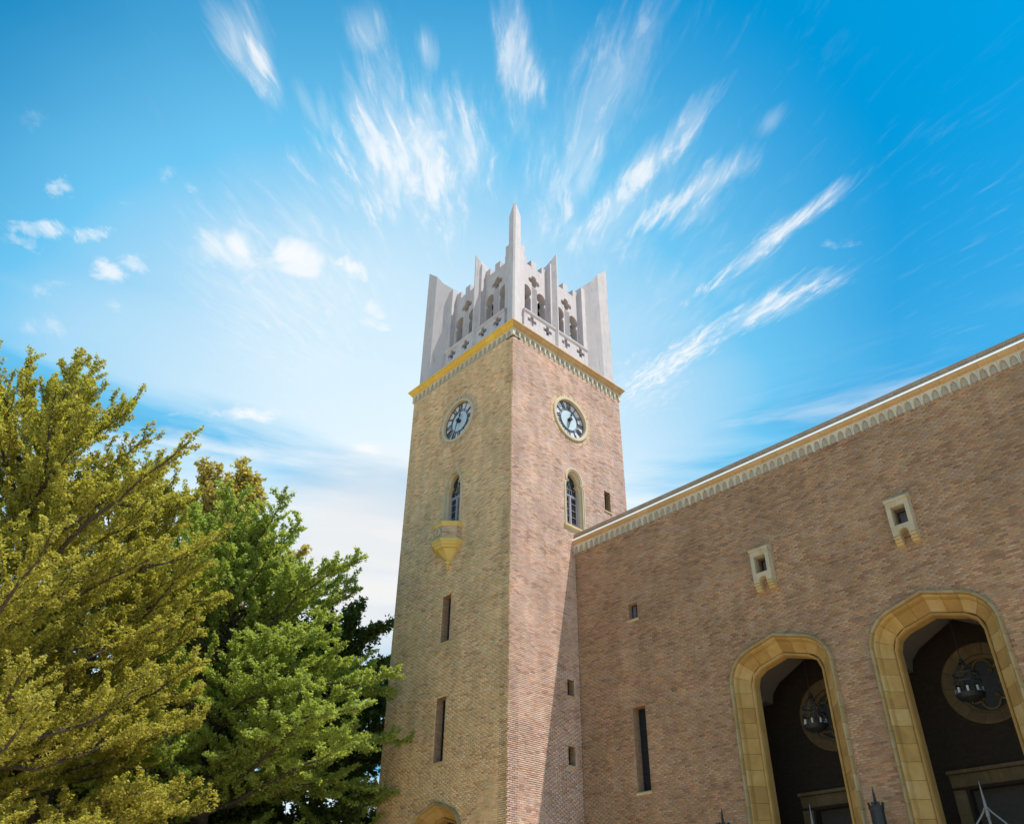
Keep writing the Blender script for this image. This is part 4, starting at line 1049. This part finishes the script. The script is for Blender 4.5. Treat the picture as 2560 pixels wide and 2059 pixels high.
def wall_lantern(c, label, y=3.42):
    t = thing('wall_lantern', (c, y, 4.4), label, 'wall lamp', 'iron lanterns on the brick piers'); kids = []
    mb = MB(); mb.lathe((c, y, 0), [(0.06, 4.3), (0.16, 4.42), (0.19, 4.6), (0.19, 5.80), (0.21, 5.84), (0.21, 5.90), (0.15, 5.91), (0.15, 5.80)], 12); kids.append(mb.build('lantern_body', IRON))
    for i in range(8):
        a = 2*math.pi*i/8; mb = MB(); mb.prism([Vector((c+r*math.cos(a+s), y+r*math.sin(a+s), 5.89)) for r, s in ((0.175, -0.2), (0.21, -0.2), (0.21, 0.2), (0.175, 0.2))], [Vector((c+r*math.cos(a+s), y+r*math.sin(a+s), 5.99)) for r, s in ((0.18, -0.15), (0.225, -0.15), (0.225, 0.15), (0.18, 0.15))]); kids.append(mb.build('crenel', IRON))
    mb = MB(); mb.lathe((c, y, 0), [(0.14, 5.84), (0.07, 5.92), (0.045, 6.0), (0.035, 6.2), (0.004, 6.45)], 8); kids.append(mb.build('spike', IRON))
    mb = MB(); mb.tube([(c, y, 4.36), (c, y+0.3, 4.30), (c, 3.99, 4.5)], 0.03, 6); kids.append(mb.build('bracket', IRON))
    adopt(t, kids)
wall_lantern(6.50, 'dark iron spiked lantern on the brick between the slit window and left arch')
wall_lantern(11.60, 'dark iron spiked lantern on the brick pier between the two arches')

def iron_gate(c, label, y=4.55):
    t = thing('iron_gate', (c, y, 0), label, 'gate', 'iron gates standing in the arches'); kids = []
    mb = MB(); mb.tube([(c, y, 0), (c, y, 5.55)], 0.035, 8); mb.tube([(c, y, 5.5), (c, y, 5.7), (c, y, 6.40)], [0.055, 0.045, 0.008], 8); mb.lathe((c, y, 5.66), [(0.03, -0.03), (0.075, 0), (0.03, 0.03)], 8); kids.append(mb.build('spear', GREYIRON))
    for s in (-1, 1):
        pts = []
        for i in range(9):
            q = i/8; pts.append((c+s*(0.04+0.48*math.sin(q*1.57)**1.2), y, 5.72-0.72*q**0.9))
        for i in range(9):
            a = i/8*4.4; r = 0.10*(1-i/11); e = pts[8]; pts.append((e[0]-s*(0.10-r*math.cos(a)), y, e[2]-r*math.sin(a)))
        mb = MB(); mb.tube(pts, 0.024, 6); kids.append(mb.build('scroll', GREYIRON))
        mb = MB(); mb.tube([(c, y, 5.18), (c+s*0.07, y, 5.22), (c+s*0.11, y, 5.16), (c+s*0.09, y, 5.10)], 0.013, 5); kids.append(mb.build('leaf_curl', GREYIRON))
    for z in (4.55, 3.2, 0.3):
        mb = MB(); mb.tube([(c-1.14, y, z), (c+1.14, y, z)], 0.025, 6); kids.append(mb.build('rail', GREYIRON))
    for i in range(15):
        x = c-1.1+2.2*i/14
        if abs(x-c) > 0.05:
            mb = MB(); mb.tube([(x, y, 0.05), (x, y, 4.65+0.25*(1-abs(x-c)/1.1))], 0.013, 5); kids.append(mb.build('bar', GREYIRON))
    adopt(t, kids)
iron_gate(8.98, 'grey iron gate with a spear point standing in the left arch')
iron_gate(14.08, 'grey iron gate with a spear point and scrolls standing in the right arch')

# ------------------------------------------------------------------ trees
def tree(label, base, H, Rm, seed, mat, nb=66, t0=0.16, lean=(0, 0), rise=14, up=0.2, leaf=0.08, dens=6, step=0.06, prof=None, e_lo=6, e_hi=58, name='ginkgo_tree', trunk_r=0.34, tuft=0.07, droop=0.0, ang=(24, 50), sec=0.34, ter=0.24, flat=0.5, smax=2.0, s_in=0.12):
    g = np.random.default_rng(seed)
    base = np.array(base, float)
    root = thing(name, tuple(base), label, 'tree')
    tb = MB(); lines = []
    n = 16; tp = []
    ph = g.uniform(0, 6, 4)
    for i in range(n+1):
        t = i/n
        tp.append(base+np.array([lean[0]*t+0.28*math.sin(ph[0]+t*5)*t, lean[1]*t+0.28*math.sin(ph[1]+t*4.3)*t, H*0.97*t]))
    tp = np.array(tp); tb.tube(tp, [trunk_r*(1-t/n*0.96)+0.012+(0.12*trunk_r*max(0, 2-t)) for t in range(n+1)], 8)
    def on_trunk(t): x = t*n; i = min(int(x), n-1); return tp[i]+(tp[i+1]-tp[i])*(x-i)
    prof = prof or (lambda t: min(1.0, 0.55+t*1.8)*(1-t)**0.58+0.05)
    Z = np.array([0, 0, 1.0])
    def nrm(v): return v/(np.linalg.norm(v)+1e-9)
    for i in range(nb):
        t = t0+(0.985-t0)*((i+g.uniform(0, 0.7))/nb)**0.92; tt = (t-t0)/(1-t0)
        az = i*2.39996+g.normal(0, 0.3); L = Rm*prof(tt)*g.uniform(0.62, 1.14)
        e = R(e_lo+(e_hi-e_lo)*tt**1.1+g.normal(0, 12)); p = on_trunk(t).copy(); pts = [p.copy()]; dirs = []
        seg = 9
        for k in range(seg):
            e2 = e+R(rise)*(k/seg)*(0.35+tt)-droop*(k/seg)**2+g.normal(0, 0.14); az += g.normal(0, 0.17)
            dv = np.array([math.cos(az)*math.cos(e2), math.sin(az)*math.cos(e2), math.sin(e2)]); p = p+dv*L/seg; pts.append(p.copy()); dirs.append(dv)
        pts = np.array(pts); r0 = 0.022+0.017*L*(1-t*0.6)
        tb.tube(pts, [r0*(1-0.85*k/seg) for k in range(seg+1)], 5)
        lines.append((pts[-3], pts[-1]-pts[-3]))
        s = s_in+g.uniform(0, 0.06); side = 1
        while s < 1.0:
            x = s*seg; k = min(int(x), seg-1); q = pts[k]+(pts[k+1]-pts[k])*(x-k); dv = dirs[k]
            ln = min((0.45+0.30*L*(1-s)**0.8)*g.uniform(0.5, 1.25), smax)
            hz = nrm(np.cross(dv, Z)); upv = np.cross(hz, dv)
            an = R(g.uniform(*ang)+14*(1-tt)); tw = g.normal(0.25, flat)
            d2 = dv*math.cos(an)+(hz*side*math.cos(tw)+upv*math.sin(tw))*math.sin(an); d2[2] += up*g.uniform(0.3, 1.3)-droop*0.3; d2 = nrm(d2)
            q1 = q+d2*ln*0.5; d2b = nrm(d2+np.array([0, 0, 0.25*up-0.5*droop])+g.normal(0, 0.06, 3)); q2 = q1+d2b*ln*0.5
            if ln > 0.4: tb.tube([q, q1, q2], [0.014+0.006*ln, 0.010, 0.004], 3)
            lines.append((q+(q1-q)*0.15, (q1-q)*0.85)); lines.append((q1, q2-q1))
            m_ = int(ln/ter); h2 = nrm(np.cross(d2, Z)); u2 = np.cross(h2, d2)
            for j in range(m_):
                f = (j+0.6)/m_; qq = q+(q1-q)*2*f if f < 0.5 else q1+(q2-q1)*(2*f-1); sg = 1 if j % 2 else -1; w2 = g.normal(0.2, flat)
                d3 = nrm(d2*0.95+(h2*sg*math.cos(w2)+u2*math.sin(w2))*0.62+np.array([0, 0, 0.35*up-0.2*droop]))
                lines.append((qq, d3*g.uniform(0.20, 0.55)*(1.2-0.6*f)))
            s += sec/max(L, 0.8)*g.uniform(0.6, 1.4); side = -side
    adopt(root, [tb.build('trunk', BARK, fix=False)])
    A = np.array([a for a, _ in lines]); D = np.array([d for _, d in lines]); ln = np.linalg.norm(D, axis=1)
    cnt = np.maximum(2, (ln/step).astype(int)); idx = np.repeat(np.arange(len(A)), cnt)
    f = np.concatenate([(np.arange(c)+0.5)/c for c in cnt]); T = A[idx]+D[idx]*f[:, None]
    tone = np.repeat(g.normal(0, 0.09, len(A)), cnt); taper = 1.15-0.6*f
    T = np.repeat(T, dens, axis=0); tone = np.repeat(tone, dens); taper = np.repeat(taper, dens); N = len(T)
    Cn = T+g.normal(0, 1, (N, 3))*tuft*taper[:, None]
    nr = g.normal(0, 1, (N, 3)); nr[:, 2] = np.abs(nr[:, 2])+0.45; nr /= np.linalg.norm(nr, axis=1)[:, None]
    a = np.cross(nr, g.normal(0, 1, (N, 3))); a /= np.linalg.norm(a, axis=1)[:, None]; b = np.cross(nr, a)
    sz = leaf*g.uniform(0.65, 1.2, N)[:, None]
    vt = np.stack([Cn-b*sz*0.52, Cn+a*sz*0.66+b*sz*0.40, Cn-a*sz*0.66+b*sz*0.40], axis=1)
    me = bpy.data.meshes.new('crown'); me.vertices.add(N*3); me.vertices.foreach_set('co', (vt-base).reshape(-1))
    me.loops.add(N*3); me.loops.foreach_set('vertex_index', np.arange(N*3)); me.polygons.add(N)
    me.polygons.foreach_set('loop_start', np.arange(0, N*3, 3)); me.polygons.foreach_set('loop_total', np.full(N, 3))
    at = me.attributes.new('Col', 'FLOAT_COLOR', 'POINT'); cc = np.ones((N, 3, 4)); cc[:, :, 0] = np.clip(0.5+tone+g.normal(0, 0.16, N), 0, 1)[:, None]; at.data.foreach_set('color', cc.reshape(-1))
    me.materials.append(mat); me.update(calc_edges=True)
    link('crown', me, root)
    print(name, N)
    return N
LEAF_OLIVE = leaf_mat('olive_ginkgo_leaf', (0.24, 0.24, 0.052), (0.40, 0.388, 0.09), (0.56, 0.54, 0.165), 0.55)
LEAF_GREEN = leaf_mat('green_ginkgo_leaf', (0.18, 0.25, 0.06), (0.33, 0.42, 0.11), (0.50, 0.58, 0.21), 0.55)
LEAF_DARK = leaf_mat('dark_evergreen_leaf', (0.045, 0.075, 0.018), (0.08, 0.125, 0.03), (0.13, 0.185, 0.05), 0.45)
LEAF_GOLD = leaf_mat('golden_broad_leaf', (0.30, 0.265, 0.09), (0.46, 0.40, 0.14), (0.60, 0.53, 0.22), 0.45)
leaf_n = 0
GOLDP = lambda t: (1-(2*t-0.9)**2*0.7)**0.5*0.8 if abs(2*t-0.9) < 1.19 else 0.1
leaf_n += tree('tallest olive-green ginkgo with spiky upright shoots at the left edge of the photo', (-3.6, -17.0, 0), 17.6, 8.6, 11, LEAF_OLIVE, nb=100, trunk_r=0.40, prof=lambda t: min(1.0, 0.50+t*1.3)*(1-t)**0.40+0.06, e_lo=4, e_hi=52, rise=16, up=0.36, ang=(18, 42), leaf=0.07, dens=8, s_in=0.06, sec=0.25, ter=0.34, smax=2.4, tuft=0.052)
leaf_n += tree('yellowish green ginkgo standing between the tallest ginkgo and the green ginkgo', (-7.3, -12.9, 0), 17.9, 6.9, 23, LEAF_OLIVE, nb=84, trunk_r=0.40, prof=lambda t: min(1.0, 0.40+t*1.5)*(1-t)**0.5+0.05, e_lo=0, up=0.30, ang=(20, 46), leaf=0.078, dens=8, sec=0.28, ter=0.30, tuft=0.062)
leaf_n += tree('bright green ginkgo with a pointed top standing next to the tower', (-10.3, -6.6, 0), 18.5, 8.0, 31, LEAF_GREEN, nb=124, trunk_r=0.40, prof=lambda t: min(1.0, 0.65+t*1.4)*(1-t)**0.28+0.05, e_lo=-6, e_hi=46, rise=4, up=0.12, ang=(28, 56), droop=0.22, flat=0.35, leaf=0.09, dens=8)
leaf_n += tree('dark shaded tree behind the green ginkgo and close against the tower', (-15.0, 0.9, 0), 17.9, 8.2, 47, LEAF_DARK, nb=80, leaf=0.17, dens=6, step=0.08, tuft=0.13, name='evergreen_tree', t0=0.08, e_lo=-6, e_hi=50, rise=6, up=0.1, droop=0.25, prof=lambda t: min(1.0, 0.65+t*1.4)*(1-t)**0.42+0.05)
leaf_n += tree('golden broad-leaved tree top showing between the two ginkgo crowns', (-18.0, -4.9, 0), 25.2, 8.6, 53, LEAF_GOLD, nb=56, leaf=0.22, dens=6, step=0.11, tuft=0.16, name='broadleaf_tree', e_lo=15, e_hi=60, up=0.2, ter=0.34, prof=GOLDP)
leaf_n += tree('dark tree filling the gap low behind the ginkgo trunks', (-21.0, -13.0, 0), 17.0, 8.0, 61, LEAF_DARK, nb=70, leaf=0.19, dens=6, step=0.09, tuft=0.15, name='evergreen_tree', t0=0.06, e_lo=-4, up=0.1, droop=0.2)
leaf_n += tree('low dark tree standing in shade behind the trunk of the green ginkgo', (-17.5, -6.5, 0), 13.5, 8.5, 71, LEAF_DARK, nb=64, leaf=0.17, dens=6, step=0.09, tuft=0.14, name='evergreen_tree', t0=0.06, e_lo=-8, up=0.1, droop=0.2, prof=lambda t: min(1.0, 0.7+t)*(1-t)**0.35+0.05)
print('leaves', leaf_n)

# ------------------------------------------------------------------ building glimpsed through the trees
bld = thing('campus_building', (-42, -12, 0), 'pale building with reddish panels glimpsed low through the ginkgo branches', 'building')
kids = []
FX = Frame((-36, -22, 0), (0.15, 0.9887, 0), (0.9887, -0.15, 0))
mb = MB(); mb.plate(FX, rect(0, 24, 0, 15), [rect(1+3*i, 2.8+3*i, 1.2+3.6*j, 3.2+3.6*j) for i in range(7) for j in range(4)], -0.4, 0); mb.box(FX, 0, 24, 0, 15, -12, -0.8); kids.append(mb.build('wall', plain('cream_render', (0.62, 0.58, 0.54), 0.9)))
mb = MB(); mb.box(FX, -0.3, 24.3, 15, 15.4, -12.3, 0.3); kids.append(mb.build('roof', COPING))
for i in range(7):
    for j in range(4):
        mb = MB(); mb.box(FX, 1+3*i, 2.8+3*i, 1.2+3.6*j, 3.2+3.6*j, -0.30, -0.25); kids.append(mb.build('window', GLASSP))
    mb = MB(); mb.box(FX, 2.83+3*i, 3.97+3*i, 0.3, 14.6, 0.0, 0.06); kids.append(mb.build('panel', plain('red_panel', (0.36, 0.13, 0.09), 0.8)))
adopt(bld, kids)
